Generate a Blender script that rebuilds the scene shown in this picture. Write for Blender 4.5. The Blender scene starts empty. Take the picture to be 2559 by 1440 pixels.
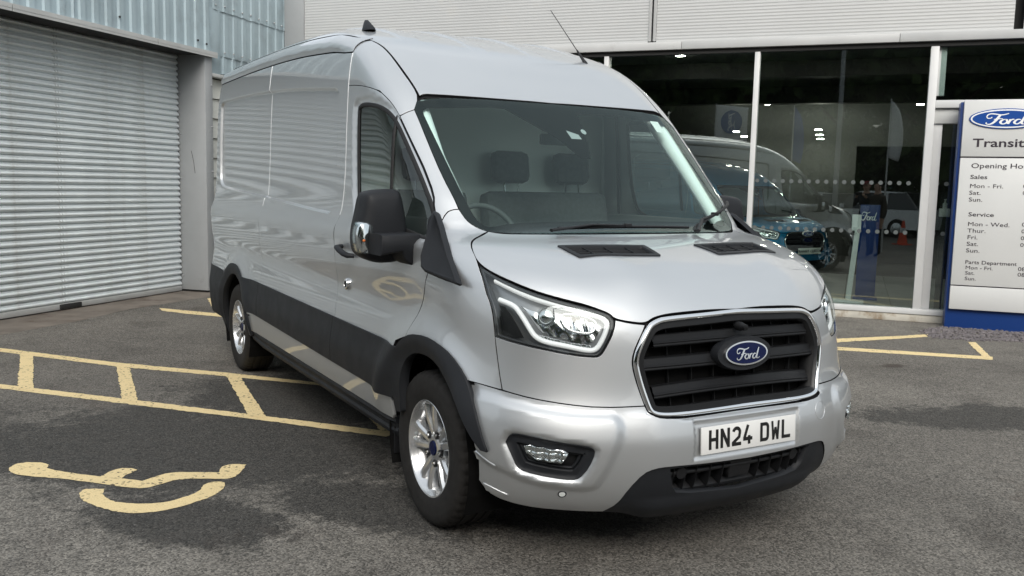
import bpy, bmesh, math, random
import numpy as np
from mathutils import Vector, Matrix
from mathutils.geometry import delaunay_2d_cdt

# ------------------------------------------------------------------ camera
SC = bpy.context.scene
COL = SC.collection
CAM = np.array([-2.62334, -2.59331, 1.54213])
YAW, PIT, ROL, FPX = 0.516867, -0.113194, 0.022289, 2239.914
PW, PH = 2559.0, 1440.0
def _basis():
    cy, sy = math.cos(YAW), math.sin(YAW); cp, sp = math.cos(PIT), math.sin(PIT)
    f = np.array([sy*cp, cy*cp, sp]); r = np.array([cy, -sy, 0.]); u = np.cross(r, f)
    cr, sr = math.cos(ROL), math.sin(ROL)
    return np.array([cr*r+sr*u, -sr*r+cr*u, f])
RB = _basis()
cam_d = bpy.data.cameras.new('camera'); cam_o = bpy.data.objects.new('camera', cam_d); COL.objects.link(cam_o)
cam_d.sensor_width = 36.0; cam_d.sensor_fit = 'HORIZONTAL'; cam_d.lens = FPX/PW*36.0
cam_d.clip_start = 0.02; cam_d.clip_end = 2000
cam_o.matrix_world = Matrix(((RB[0][0], RB[1][0], -RB[2][0], CAM[0]), (RB[0][1], RB[1][1], -RB[2][1], CAM[1]),
                             (RB[0][2], RB[1][2], -RB[2][2], CAM[2]), (0, 0, 0, 1)))
SC.camera = cam_o

# ------------------------------------------------------------------ world, sun, exposure
SUN_EL, SUN_AZ = math.radians(36), math.radians(209)      # overcast, high soft sun
w = bpy.data.worlds.new('World'); SC.world = w; w.use_nodes = True
nt = w.node_tree; nt.nodes.clear()
wo = nt.nodes.new('ShaderNodeOutputWorld'); bg = nt.nodes.new('ShaderNodeBackground')
sky = nt.nodes.new('ShaderNodeTexSky'); sky.sky_type = 'NISHITA'; sky.sun_disc = False
sky.sun_elevation = SUN_EL; sky.sun_rotation = SUN_AZ; sky.dust_density = 6.0; sky.air_density = 1.0; sky.ozone_density = 1.0
tc = nt.nodes.new('ShaderNodeTexCoord'); mp = nt.nodes.new('ShaderNodeMapping'); mp.inputs['Scale'].default_value = (1, 1, 2.6)
nz = nt.nodes.new('ShaderNodeTexNoise'); nz.inputs['Scale'].default_value = 2.2; nz.inputs['Detail'].default_value = 6; nz.inputs['Roughness'].default_value = .55
cr = nt.nodes.new('ShaderNodeValToRGB'); cr.color_ramp.elements[0].position = .33; cr.color_ramp.elements[1].position = .68
cr.color_ramp.elements[0].color = (6.6, 7.3, 7.7, 1); cr.color_ramp.elements[1].color = (11.2, 11.6, 11.8, 1)
mx = nt.nodes.new('ShaderNodeMixRGB'); mx.inputs[0].default_value = .6     # mostly cloud, a little of the clear sky
nt.links.new(tc.outputs['Generated'], mp.inputs['Vector']); nt.links.new(mp.outputs[0], nz.inputs['Vector'])
nt.links.new(nz.outputs['Fac'], cr.inputs[0]); nt.links.new(sky.outputs[0], mx.inputs[1]); nt.links.new(cr.outputs[0], mx.inputs[2])
nt.links.new(mx.outputs[0], bg.inputs['Color']); bg.inputs['Strength'].default_value = .056
nt.links.new(bg.outputs[0], wo.inputs['Surface'])
sd = bpy.data.lights.new('sun', 'SUN'); sd.energy = 1.15; sd.angle = math.radians(40); sd.color = (1, .985, .955)
so = bpy.data.objects.new('sun', sd); COL.objects.link(so)
so.rotation_euler = (math.radians(90)-SUN_EL, 0, math.pi-SUN_AZ)
SC.view_settings.view_transform = 'Standard'; SC.view_settings.look = 'None'
SC.view_settings.exposure = 1.2; SC.view_settings.gamma = 1.0
SC.cycles.max_bounces = 10; SC.cycles.transparent_max_bounces = 16; SC.cycles.glossy_bounces = 6; SC.cycles.transmission_bounces = 8
SC.cycles.sample_clamp_indirect = 6.0; SC.cycles.caustics_reflective = False; SC.cycles.caustics_refractive = False

# ------------------------------------------------------------------ helpers: rays, objects, materials
def ray(px, py):
    d = RB.T @ np.array([(px-PW/2)/FPX, (PH/2-py)/FPX, 1.0]); return d
def on_plane(px, py, p, n):
    d = ray(px, py); n = np.array(n, float); return CAM + d*(((np.array(p, float)-CAM) @ n)/(d @ n))
def on_ground(px, py, z=0.0):
    d = ray(px, py); return CAM + d*(z-CAM[2])/d[2]

def link(o, parent=None):
    COL.objects.link(o)
    if parent is not None: o.parent = parent
    return o
def tag(o, label=None, cat=None, group=None, kind=None):
    if label: o['label'] = label
    if cat: o['category'] = cat
    if group: o['group'] = group
    if kind: o['kind'] = kind
    return o
def empty(name, loc=(0, 0, 0), rz=0.0, parent=None):
    o = bpy.data.objects.new(name, None); o.location = loc; o.rotation_euler = (0, 0, rz); o.empty_display_size = .2
    return link(o, parent)
def mesh_obj(name, verts, faces, mat, parent=None, smooth=False, sharp=None):
    me = bpy.data.meshes.new(name); me.from_pydata([tuple(map(float, v)) for v in verts], [], [tuple(int(i) for i in f) for f in faces])
    me.materials.append(mat); me.update()
    if smooth:
        me.polygons.foreach_set('use_smooth', [True]*len(me.polygons))
        if sharp: me.set_sharp_from_angle(angle=math.radians(sharp))
    return link(bpy.data.objects.new(name, me), parent)
def bm_obj(name, bm, mat, parent=None, smooth=False, sharp=40):
    me = bpy.data.meshes.new(name); bmesh.ops.recalc_face_normals(bm, faces=bm.faces); bm.to_mesh(me); bm.free()
    me.materials.append(mat)
    if smooth:
        me.polygons.foreach_set('use_smooth', [True]*len(me.polygons)); me.set_sharp_from_angle(angle=math.radians(sharp))
    return link(bpy.data.objects.new(name, me), parent)
def add_box(bm, lo, hi, M=None, bevel=0.0):
    lo = Vector(lo); hi = Vector(hi); c = (lo+hi)/2; s = hi-lo
    m = Matrix.Translation(c) @ Matrix.Diagonal((s.x, s.y, s.z, 1))
    r = bmesh.ops.create_cube(bm, size=1.0, matrix=m)
    if bevel > 0:
        es = list({e for v in r['verts'] for e in v.link_edges})
        rb = bmesh.ops.bevel(bm, geom=es, offset=bevel, segments=2, affect='EDGES', profile=.5)
        vs = list({v for f in rb['faces'] for v in f.verts} | {v for v in r['verts'] if v.is_valid})
    else: vs = r['verts']
    if M is not None: bmesh.ops.transform(bm, matrix=M, verts=vs)
    return vs
def box(name, lo, hi, mat, parent=None, bevel=0.0, M=None):
    bm = bmesh.new(); add_box(bm, lo, hi, M, bevel); return bm_obj(name, bm, mat, parent, smooth=bevel > 0, sharp=35)
def tube_mesh(pts, rad, n=8, cap=True, flat=1.0):
    """swept circle along pts; rad scalar or list"""
    pts = [Vector(p) for p in pts]; V = []; F = []
    up = Vector((0, 0, 1)); prev = None
    for i, p in enumerate(pts):
        t = (pts[min(i+1, len(pts)-1)]-pts[max(i-1, 0)]).normalized()
        if prev is None:
            a = up.cross(t) if abs(t.z) < .95 else Vector((1, 0, 0)).cross(t)
        else: a = prev - t*prev.dot(t)
        a.normalize(); b = t.cross(a); prev = a
        r = rad[i] if hasattr(rad, '__len__') else rad
        for k in range(n):
            an = 2*math.pi*k/n; V.append(p + a*math.cos(an)*r + b*math.sin(an)*r*flat)
    m = len(pts)
    for i in range(m-1):
        for k in range(n): F.append((i*n+k, i*n+(k+1) % n, (i+1)*n+(k+1) % n, (i+1)*n+k))
    if cap: F.append(tuple(range(n-1, -1, -1))); F.append(tuple((m-1)*n+k for k in range(n)))
    return V, F
def tube(name, pts, rad, mat, parent=None, n=8, flat=1.0):
    V, F = tube_mesh(pts, rad, n, True, flat); return mesh_obj(name, V, F, mat, parent, True, 50)
def lathe(prof, n=48, axis='x'):
    """profile list of (r, h) around axis; returns V,F (closed around)"""
    V = []; F = []
    for (r, h) in prof:
        for k in range(n):
            a = 2*math.pi*k/n; c, s = math.cos(a)*r, math.sin(a)*r
            V.append({'x': (h, c, s), 'y': (c, h, s), 'z': (c, s, h)}[axis])
    for i in range(len(prof)-1):
        for k in range(n): F.append((i*n+k, i*n+(k+1) % n, (i+1)*n+(k+1) % n, (i+1)*n+k))
    return V, F
def copy_tree(o, parent=None):
    c = o.copy(); link(c, parent)
    for ch in list(o.children): copy_tree(ch, c)
    return c

def new_mat(name):
    m = bpy.data.materials.new(name); m.use_nodes = True; return m, m.node_tree, m.node_tree.nodes['Principled BSDF']
def mat(name, col, rough=.5, metal=0.0, coat=0.0, coat_r=.03, spec=.5, noise=None, bump=None, rvar=None, emit=None, trans=0.0, ior=1.45, stain=None):
    """noise=(scale, amount) colour variation; bump=(scale, strength, dist); rvar=(scale, amount) roughness; stain=(scale, colour, lo, hi)"""
    m, t, b = new_mat(name); N = t.nodes; L = t.links
    b.inputs['Base Color'].default_value = (*col, 1); b.inputs['Roughness'].default_value = rough; b.inputs['Metallic'].default_value = metal
    b.inputs['Coat Weight'].default_value = coat; b.inputs['Coat Roughness'].default_value = coat_r
    b.inputs['Specular IOR Level'].default_value = spec; b.inputs['Transmission Weight'].default_value = trans; b.inputs['IOR'].default_value = ior
    if emit: b.inputs['Emission Color'].default_value = (*emit[0], 1); b.inputs['Emission Strength'].default_value = emit[1]
    co = N.new('ShaderNodeTexCoord').outputs['Object'] if (noise or bump or rvar or stain) else None
    def nse(sc, det=6, r=.6):
        n = N.new('ShaderNodeTexNoise'); n.inputs['Scale'].default_value = sc; n.inputs['Detail'].default_value = det; n.inputs['Roughness'].default_value = r
        L.new(co, n.inputs['Vector']); return n.outputs['Fac']
    last = None
    if noise:
        mr = N.new('ShaderNodeMapRange'); mr.inputs['From Min'].default_value = .3; mr.inputs['From Max'].default_value = .7
        mr.inputs['To Min'].default_value = 1-noise[1]; mr.inputs['To Max'].default_value = 1+noise[1]; L.new(nse(noise[0]), mr.inputs['Value'])
        mu = N.new('ShaderNodeVectorMath'); mu.operation = 'SCALE'; mu.inputs[0].default_value = col; L.new(mr.outputs[0], mu.inputs['Scale'])
        last = mu.outputs[0]
    if stain:
        r = N.new('ShaderNodeMapRange'); r.inputs['From Min'].default_value = stain[2]; r.inputs['From Max'].default_value = stain[3]; L.new(nse(stain[0], 8, .65), r.inputs['Value'])
        mi = N.new('ShaderNodeMixRGB'); L.new(r.outputs[0], mi.inputs[0]); mi.inputs[2].default_value = (*stain[1], 1)
        if last: L.new(last, mi.inputs[1])
        else: mi.inputs[1].default_value = (*col, 1)
        last = mi.outputs[0]
    if last: L.new(last, b.inputs['Base Color'])
    if rvar:
        mr = N.new('ShaderNodeMapRange'); mr.inputs['From Min'].default_value = .3; mr.inputs['From Max'].default_value = .7
        mr.inputs['To Min'].default_value = max(0, rough-rvar[1]); mr.inputs['To Max'].default_value = rough+rvar[1]
        L.new(nse(rvar[0]), mr.inputs['Value']); L.new(mr.outputs[0], b.inputs['Roughness'])
    if bump:
        bp = N.new('ShaderNodeBump'); bp.inputs['Strength'].default_value = bump[1]; bp.inputs['Distance'].default_value = bump[2]
        L.new(nse(bump[0], 3), bp.inputs['Height']); L.new(bp.outputs[0], b.inputs['Normal'])
    return m
def glass_mat(name, tint, refl_ior=1.5, rough=0.0, base=.04, gcol=(.95, 1, .99, 1)):
    """thin pane: tinted see-through with Fresnel mirror on top"""
    m = bpy.data.materials.new(name); m.use_nodes = True; t = m.node_tree; t.nodes.clear(); N = t.nodes; L = t.links
    o = N.new('ShaderNodeOutputMaterial'); tr = N.new('ShaderNodeBsdfTransparent'); tr.inputs['Color'].default_value = (*tint, 1)
    gl = N.new('ShaderNodeBsdfGlossy'); gl.inputs['Roughness'].default_value = rough; gl.inputs['Color'].default_value = gcol
    f0 = ((refl_ior-1)/(refl_ior+1))**2                        # Schlick, the same from both sides of the thin pane
    lw = N.new('ShaderNodeLayerWeight'); lw.inputs['Blend'].default_value = .5
    pw = N.new('ShaderNodeMath'); pw.operation = 'POWER'; pw.inputs[1].default_value = 5.0; L.new(lw.outputs['Facing'], pw.inputs[0])
    ad = N.new('ShaderNodeMath'); ad.operation = 'MULTIPLY_ADD'; ad.use_clamp = True; ad.inputs[1].default_value = 1-f0; ad.inputs[2].default_value = f0+base; L.new(pw.outputs[0], ad.inputs[0])
    mi = N.new('ShaderNodeMixShader'); L.new(ad.outputs[0], mi.inputs[0]); L.new(tr.outputs[0], mi.inputs[1]); L.new(gl.outputs[0], mi.inputs[2])
    L.new(mi.outputs[0], o.inputs['Surface']); return m

def text_mesh(name, body, size, mat, parent, M, depth=.002, align='LEFT', sx=1.0, bold=0.0, spacing=1.0, shear=0.0):
    c = bpy.data.curves.new(name, 'FONT'); c.body = body; c.size = size; c.align_x = align; c.extrude = depth; c.offset = bold; c.space_character = spacing; c.shear = shear
    c.resolution_u = 3
    o = bpy.data.objects.new(name, c); COL.objects.link(o)
    dg = bpy.context.evaluated_depsgraph_get(); me = bpy.data.meshes.new_from_object(o.evaluated_get(dg))
    bpy.data.objects.remove(o); bpy.data.curves.remove(c)
    me.transform(Matrix(M) @ Matrix.Diagonal((sx, 1, 1, 1))); me.materials.clear(); me.materials.append(mat)
    return link(bpy.data.objects.new(name, me), parent)
# ------------------------------------------------------------------ the van's skin as one smooth implicit hull
class Curve:
    """smooth table z -> value (monotone cubic, then lightly blurred)"""
    def __init__(s, pts, sig=.012, n=900):
        x = np.array([p[0] for p in pts], float); y = np.array([p[1] for p in pts], float)
        h = np.diff(x); d = np.diff(y)/h; m = np.zeros(len(x))
        for i in range(1, len(x)-1):
            if d[i-1]*d[i] > 0:
                w1 = 2*h[i]+h[i-1]; w2 = h[i]+2*h[i-1]; m[i] = (w1+w2)/(w1/d[i-1]+w2/d[i])
        m[0], m[-1] = d[0], d[-1]
        s.x = np.linspace(x[0], x[-1], n); k = np.clip(np.searchsorted(x, s.x, 'right')-1, 0, len(x)-2)
        t = (s.x-x[k])/h[k]
        yy = (2*t**3-3*t**2+1)*y[k]+(t**3-2*t**2+t)*h[k]*m[k]+(-2*t**3+3*t**2)*y[k+1]+(t**3-t**2)*h[k]*m[k+1]
        if sig > 0:
            st = s.x[1]-s.x[0]; r = max(1, int(3*sig/st)); g = np.exp(-.5*(np.arange(-r, r+1)*st/sig)**2); g /= g.sum()
            lo = yy[0]-(yy[1:r+1][::-1]-yy[0]); hi = yy[-1]-(yy[-r-1:-1][::-1]-yy[-1])
            yy = np.convolve(np.concatenate([lo, yy, hi]), g, 'valid')
        s.y = yy
    def __call__(s, v): return np.interp(v, s.x, s.y)

C_U = Curve([(.15, .26), (.22, .19), (.27, .125), (.32, .085), (.40, .058), (.50, .045), (.56, .042), (.62, .052), (.68, .07), (.75, .082), (.87, .092), (.97, .105), (1.03, .125),
             (1.065, .145), (1.10, .172), (1.168, .245), (1.241, .389), (1.285, .565), (1.305, .68), (1.318, .79), (1.335, .885),
             (1.36, .93), (1.5, 1.083), (1.7, 1.30), (1.9, 1.52), (1.985, 1.615), (2.08, 1.735), (2.18, 1.875), (2.28, 2.045), (2.36, 2.24), (2.42, 2.46), (2.46, 2.70), (2.49, 3.05), (2.51, 3.6), (2.53, 4.6)], .010)
C_W = Curve([(.15, .93), (.25, .965), (.35, .99), (.5, 1.01), (.62, 1.015), (.75, 1.0), (.9, .992), (1.05, .996), (1.2, 1.0), (1.29, .995), (1.36, .972), (1.45, .957), (1.62, .945),
             (1.85, .935), (2.07, .922), (2.2, .905), (2.29, .886), (2.35, .862), (2.40, .82), (2.44, .755), (2.47, .66), (2.49, .54), (2.505, .36), (2.513, .15), (2.515, .05)], .010)
C_D = Curve([(.15, .70), (.5, .70), (.9, .75), (1.2, .73), (1.31, .68), (1.36, .60), (1.6, .55), (2.0, .50), (2.2, .50), (2.35, .56), (2.46, .75), (2.52, 1.0)], .02)
C_N = Curve([(.15, 2.6), (.5, 2.7), (.87, 2.6), (1.25, 2.6), (1.31, 2.9), (1.36, 3.8), (1.6, 4.5), (2.0, 5.2), (2.2, 4.9), (2.4, 4.2), (2.52, 3.2)], .02)
C_DZ = Curve([(0., 0.), (2.3, 0.), (2.7, .025), (3.3, .065), (4.1, .09), (5.0, .10), (6.1, .10)], .15)      # the roof line rises a little rearwards

def zeff(u, z):
    k = np.clip((z-1.5)/.8, 0, 1); return z - C_DZ(u)*k*k*(3-2*k)
def phi(x, u, z):
    ze = zeff(u, z); W = C_W(ze); U = C_U(ze); D = C_D(ze); n = C_N(ze)
    W = W*(1-.11*np.clip((u-5.70)/.26, 0, 1)**2.6)
    a = np.abs(x)/np.maximum(W, 1e-3); b = np.clip(1-(u-U)/D, 0, None)
    v = a**n + b**n - 1
    return np.where((ze > 2.514) | (u > 5.96), 1.0, v)
def side_x(u, z):
    ze = zeff(u, z); W = C_W(ze); U = C_U(ze); D = C_D(ze); n = C_N(ze)
    b = np.clip(1-(u-U)/D, 0, 1); c = np.clip((u-5.70)/.26, 0, 1); return W*np.clip(1-b**n, 0, 1)**(1/n)*(1-.11*c**2.6)
def front_u(x, z):
    W = C_W(z); n = C_N(z); return C_U(z)+C_D(z)*(1-np.clip(1-(np.abs(x)/W)**n, 0, 1)**(1/n))
def top_z(x, u):
    x = np.abs(np.asarray(x, float)); u = np.asarray(u, float); lo = np.full(np.broadcast(x, u).shape, .5); hi = np.full(lo.shape, 2.62)
    for _ in range(34):
        m = (lo+hi)/2; ins = phi(x, u, m) < 0; lo = np.where(ins, m, lo); hi = np.where(ins, hi, m)
    return (lo+hi)/2

# charts: 2D panel coordinates -> (x, u, z), right-hand side of the van is x < 0
def ch_S(a, b): return np.stack([-side_x(a, b), a, b], -1)                      # (u, z)
def ch_T(a, b): return np.stack([a, b, top_z(a, b)], -1)                        # (x, u)
def ch_F(a, b): return np.stack([a, front_u(a, b), b], -1)                      # (x, z)
RAD = .85
def ch_C(a, b):                                                                # (girth angle*RAD, z), a<0 on the van's right
    U = C_U(b); D = C_D(b); W = C_W(b); n = C_N(b)
    th = np.clip(np.abs(a)/RAD, 0, math.pi/2); s = np.sin(th); c = np.cos(th)
    r = 1/((s/W)**n + (np.maximum(c, 1e-9)/D)**n)**(1/n)
    return np.stack([np.sign(a)*r*s, U+D-r*c + np.maximum(np.abs(a)-RAD*math.pi/2, 0), b], -1)
def inv(chart, P):
    P = np.asarray(P, float)
    if chart is ch_S: return P[..., 1], P[..., 2]
    if chart is ch_T: return P[..., 0], P[..., 1]
    if chart is ch_F: return P[..., 0], P[..., 2]
    z = P[..., 2]; du = C_U(z)+C_D(z)-P[..., 1]
    th = np.arctan2(np.abs(P[..., 0]), np.maximum(du, 0)); a = th*RAD + np.maximum(-du, 0)
    return np.sign(P[..., 0])*a, z

def hit(px, py, off=0.0):
    """first point where the pixel's ray meets the hull (grown by off metres in width/length)"""
    d = ray(px, py); t = np.linspace(2.2, 11.5, 1500); P = CAM + t[:, None]*d
    s = 1+off/1.0
    f = phi(P[:, 0]/s, P[:, 1], P[:, 2]); k = np.nonzero((f[1:] < 0) & (f[:-1] >= 0))[0]
    if not len(k):
        k0 = int(np.argmin(f)); return P[k0]
    a, b = t[k[0]], t[k[0]+1]
    for _ in range(40):
        m = (a+b)/2; q = CAM+m*d
        if phi(q[0]/s, q[1], q[2]) < 0: b = m
        else: a = m
    return CAM+(a+b)/2*d
def trace(chart, pts, off=0.0):
    P = np.array([hit(x, y, off) for x, y in pts]); a, b = inv(chart, P); return np.stack([a, b], -1)

M_GAP = mat('shut_gap_shade', (.010, .010, .011), .7, spec=.2)  # blackens the panel lips, painting the shade inside the shut gaps
# ------------------------------------------------------------------ 2D polygon tools
def smooth_poly(p, it=2, corner=38, closed=True):
    """Chaikin that keeps sharp corners"""
    p = np.asarray(p, float)
    for _ in range(it):
        n = len(p); out = []
        for i in range(n):
            if not closed and i in (0, n-1): out.append(p[i]); continue
            a, b, c = p[i-1], p[i], p[(i+1) % n]; v1 = b-a; v2 = c-b
            an = abs(math.degrees(math.atan2(v1[0]*v2[1]-v1[1]*v2[0], v1 @ v2)))
            if an > corner and _ == 0 or (an > corner): out.append(b)
            else: out += [b-.25*v1, b+.25*v2]
        p = np.array(out)
    return p
def area2(p): x, y = p[:, 0], p[:, 1]; return .5*np.sum(x*np.roll(y, -1)-np.roll(x, -1)*y)
def resample(p, h, closed=True):
    q = np.vstack([p, p[:1]]) if closed else p; out = []
    for a, b in zip(q[:-1], q[1:]):
        k = max(1, int(math.ceil(np.linalg.norm(b-a)/h)))
        for i in range(k): out.append(a+(b-a)*i/k)
    if not closed: out.append(q[-1])
    return np.array(out)
def dedupe(p, eps=1e-4):
    keep = [i for i in range(len(p)) if np.linalg.norm(p[i]-p[i-1]) > eps]; return p[keep]
def offset_poly(p, d):
    """move a closed polygon outwards by d (negative: inwards), mitred and clamped"""
    p = dedupe(np.asarray(p, float)); s = 1.0 if area2(p) > 0 else -1.0
    e = np.roll(p, -1, 0)-p; L = np.linalg.norm(e, axis=1)[:, None]; e /= L; nrm = np.stack([e[:, 1], -e[:, 0]], 1)*s
    n0 = np.roll(nrm, 1, 0); m = n0+nrm; q = np.clip((1+np.sum(n0*nrm, 1))[:, None], .35, None)
    return p + m/q*d
def inside(poly, pts):
    x, y = pts[:, 0], pts[:, 1]; r = np.zeros(len(pts), bool); a = poly; b = np.roll(poly, -1, 0)
    for (x1, y1), (x2, y2) in zip(a, b):
        if y1 == y2: continue
        c = ((y1 > y) != (y2 > y)) & (x < (x2-x1)*(y-y1)/(y2-y1)+x1); r ^= c
    return r
def dist_poly(poly, pts, closed=True):
    q = np.vstack([poly, poly[:1]]) if closed else poly; d = np.full(len(pts), 1e9)
    for a, b in zip(q[:-1], q[1:]):
        ab = b-a; l = ab @ ab
        if l < 1e-14: continue
        t = np.clip(((pts-a) @ ab)/l, 0, 1); d = np.minimum(d, np.linalg.norm(pts-a-t[:, None]*ab, axis=1))
    return d
def sdist(poly, a, b):
    pts = np.stack([np.ravel(a), np.ravel(b)], -1); d = dist_poly(poly, pts); d[inside(poly, pts)] *= -1; return d.reshape(np.shape(a))
def sstep(lo, hi, v): t = np.clip((v-lo)/(hi-lo), 0, 1); return t*t*(3-2*t)
def cdt(loops, h, rings=()):
    """triangulate outer loop + holes with a grid of spacing h inside"""
    P = []; E = []
    for lp in loops:
        s = len(P); P += [tuple(v) for v in lp]; E += [(s+i, s+(i+1) % len(lp)) for i in range(len(lp))]
    allp = np.vstack(loops); lo = allp.min(0); hi = allp.max(0)
    gx = np.arange(lo[0]+h*.37, hi[0], h); gy = np.arange(lo[1]+h*.41, hi[1], h)
    G = np.stack(np.meshgrid(gx, gy), -1); G[1::2, :, 0] += h*.5; G = G.reshape(-1, 2)
    if len(G):
        k = inside(loops[0], G)
        for lp in loops[1:]: k &= ~inside(lp, G)
        G = G[k]
        for lp in loops:
            if len(G): G = G[dist_poly(lp, G) > h*.45]
    P += [tuple(v) for v in G]
    for r in rings: P += [tuple(v) for v in r]
    v, e, f, *_ = delaunay_2d_cdt([Vector(p) for p in P], E, [], 0, 1e-7)
    v = np.array([(q.x, q.y) for q in v]); f = np.array([t for t in f if len(t) == 3])
    c = v[f].mean(1); k = inside(loops[0], c)
    for lp in loops[1:]: k &= ~inside(lp, c)
    return v, f[k]

def surf(chart, a, b, disp=None, lift=0.0):
    """points and normals on the hull, pushed out along the normal by disp(a,b)+lift"""
    e = 2e-3
    def base(a, b):
        P = chart(a, b); n = np.cross(chart(a+e, b)-chart(a-e, b), chart(a, b+e)-chart(a, b-e)); l = np.linalg.norm(n, axis=-1, keepdims=True)
        n = n/np.maximum(l, 1e-12); c = P-np.array([0, 3.0, 1.1]); 
        out = np.sum(n*np.stack([np.sign(P[..., 0])*np.minimum(1, np.abs(P[..., 0])), -np.exp(-np.maximum(P[..., 1]-.2, 0)), .35*np.ones_like(P[..., 0])], -1), -1, keepdims=True)
        if chart is ch_T: s = np.sign(n[..., 2:3])
        elif chart is ch_S: s = -np.sign(n[..., 0:1])
        else: s = -np.sign(np.sum(n*np.stack([-P[..., 0], np.full(P.shape[:-1], .4), 0*P[..., 0]], -1), -1, keepdims=True))
        s[s == 0] = 1; return P, n*s
    P, N = base(a, b)
    if disp is None: return P+N*lift, N
    def full(a, b):
        P, N = base(a, b); return P+N*(disp(a, b)+lift)[..., None]
    Q = full(a, b); n = np.cross(full(a+e, b)-full(a-e, b), full(a, b+e)-full(a, b-e)); n /= np.maximum(np.linalg.norm(n, axis=-1, keepdims=True), 1e-12)
    s = np.sign(np.sum(n*N, -1, keepdims=True)); s[s == 0] = 1
    return Q, n*s
def build(name, V, F, N, mat, parent, flip=False, mi=None):
    V = np.asarray(V, float).copy(); N = np.asarray(N, float).copy(); F = np.asarray(F)
    if flip: V[:, 0] *= -1; N[:, 0] *= -1
    # orient faces along the normals
    T = F; fn = np.cross(V[T[:, 1]]-V[T[:, 0]], V[T[:, 2]]-V[T[:, 0]]); k = np.sum(fn*N[T].mean(1), 1) < 0
    T = T.copy(); T[k] = T[k][:, ::-1]
    me = bpy.data.meshes.new(name); me.from_pydata(V.tolist(), [], T.tolist()); me.materials.append(mat); me.update()
    me.polygons.foreach_set('use_smooth', [True]*len(me.polygons)); me.normals_split_custom_set_from_vertices(N.tolist())
    if mi is not None:
        me.materials.append(M_GAP); me.polygons.foreach_set('material_index', [int(q) for q in mi])
    return link(bpy.data.objects.new(name, me), parent)
def ex_in(L, pts):
    k = inside(L[0], pts) & (dist_poly(L[0], pts) > .006)
    for q in L[1:]: k &= ~inside(q, pts) & (dist_poly(q, pts) > .006)
    return pts[k]
def feather(poly, offs, h): return [resample(offset_poly(poly, o), h) for o in offs]
def panel(name, chart, loops, mat, parent, h=.03, disp=None, lift=0.0, gap=.0027, lip=.012, flip=False, both=False, edge_h=None, skirt=.008, bev=.004, extra=()):
    """one skin panel: outline shrunk by half a shut-gap, rounded-over edge, returned lip under its neighbours"""
    eh = edge_h or h*.8
    outer = resample(offset_poly(loops[0], -gap), eh); holes = [resample(offset_poly(l, gap), eh) for l in loops[1:]]
    L = [dedupe(outer)]+[dedupe(q) for q in holes]
    # ring just inside the edge carries the flat normal; the edge itself is turned over
    v, f = cdt(L, h, [offset_poly(L[0], -bev)]+[offset_poly(q, bev) for q in L[1:]]+[ex_in(L, e_) for e_ in extra])
    P, N = surf(chart, v[:, 0], v[:, 1], disp, lift)
    V = [P]; NN = [N]; F = [f]; base = len(P); MI = [np.zeros(len(f))]
    for i, q in enumerate(L):
        sg = 1 if i == 0 else -1
        q2 = offset_poly(q, sg*.002)
        Pq, Nq = surf(chart, q[:, 0], q[:, 1], disp, lift); P2, _ = surf(chart, q2[:, 0], q2[:, 1], disp, lift)
        if len(P2) != len(Pq): continue
        o = P2-Pq; o /= np.maximum(np.linalg.norm(o, axis=1, keepdims=True), 1e-9)
        q3 = offset_poly(q, sg*(gap*2+skirt)); P3, _ = surf(chart, q3[:, 0], q3[:, 1], disp, lift)
        m = len(q); nb = (Nq+o); nb /= np.linalg.norm(nb, axis=1, keepdims=True)
        ringA = Pq+o*.0006-Nq*.0012; ringB = Pq+o*.0008-Nq*lip; ringC = P3-Nq*(lip+.001) if skirt > 0 else None
        rings = [Pq, ringA, ringB]+([ringC] if skirt > 0 else []); rn = [Nq, nb, o]+([Nq] if skirt > 0 else [])
        for a, b in zip(rings, rn): V.append(a); NN.append(b)
        for r in range(len(rings)-1):
            s0 = base+r*m; s1 = s0+m; i0 = np.arange(m); i1 = (i0+1) % m
            F.append(np.stack([s0+i0, s0+i1, s1+i1], 1)); F.append(np.stack([s0+i0, s1+i1, s1+i0], 1)); MI.append(np.full(2*m, 1 if r >= 1 else 0))
        base += m*len(rings)
    V = np.vstack(V); NN = np.vstack(NN); F = np.vstack(F); MI = np.concatenate(MI) if skirt > 0 else None
    o = build(name, V, F, NN, mat, parent, flip, MI)
    if both: return o, build(name, V, F, NN, mat, parent, not flip)
    return o
def mirror_join(half):
    """closed outline from a polyline that starts and ends on the centre line (first coordinate < 0 on the visible half)"""
    h = np.asarray(half, float); h = h.copy(); m = h[::-1].copy(); m[:, 0] *= -1
    return np.vstack([h, m[1:-1] if (abs(h[0, 0]) < 1e-9 and abs(h[-1, 0]) < 1e-9) else m])
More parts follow.
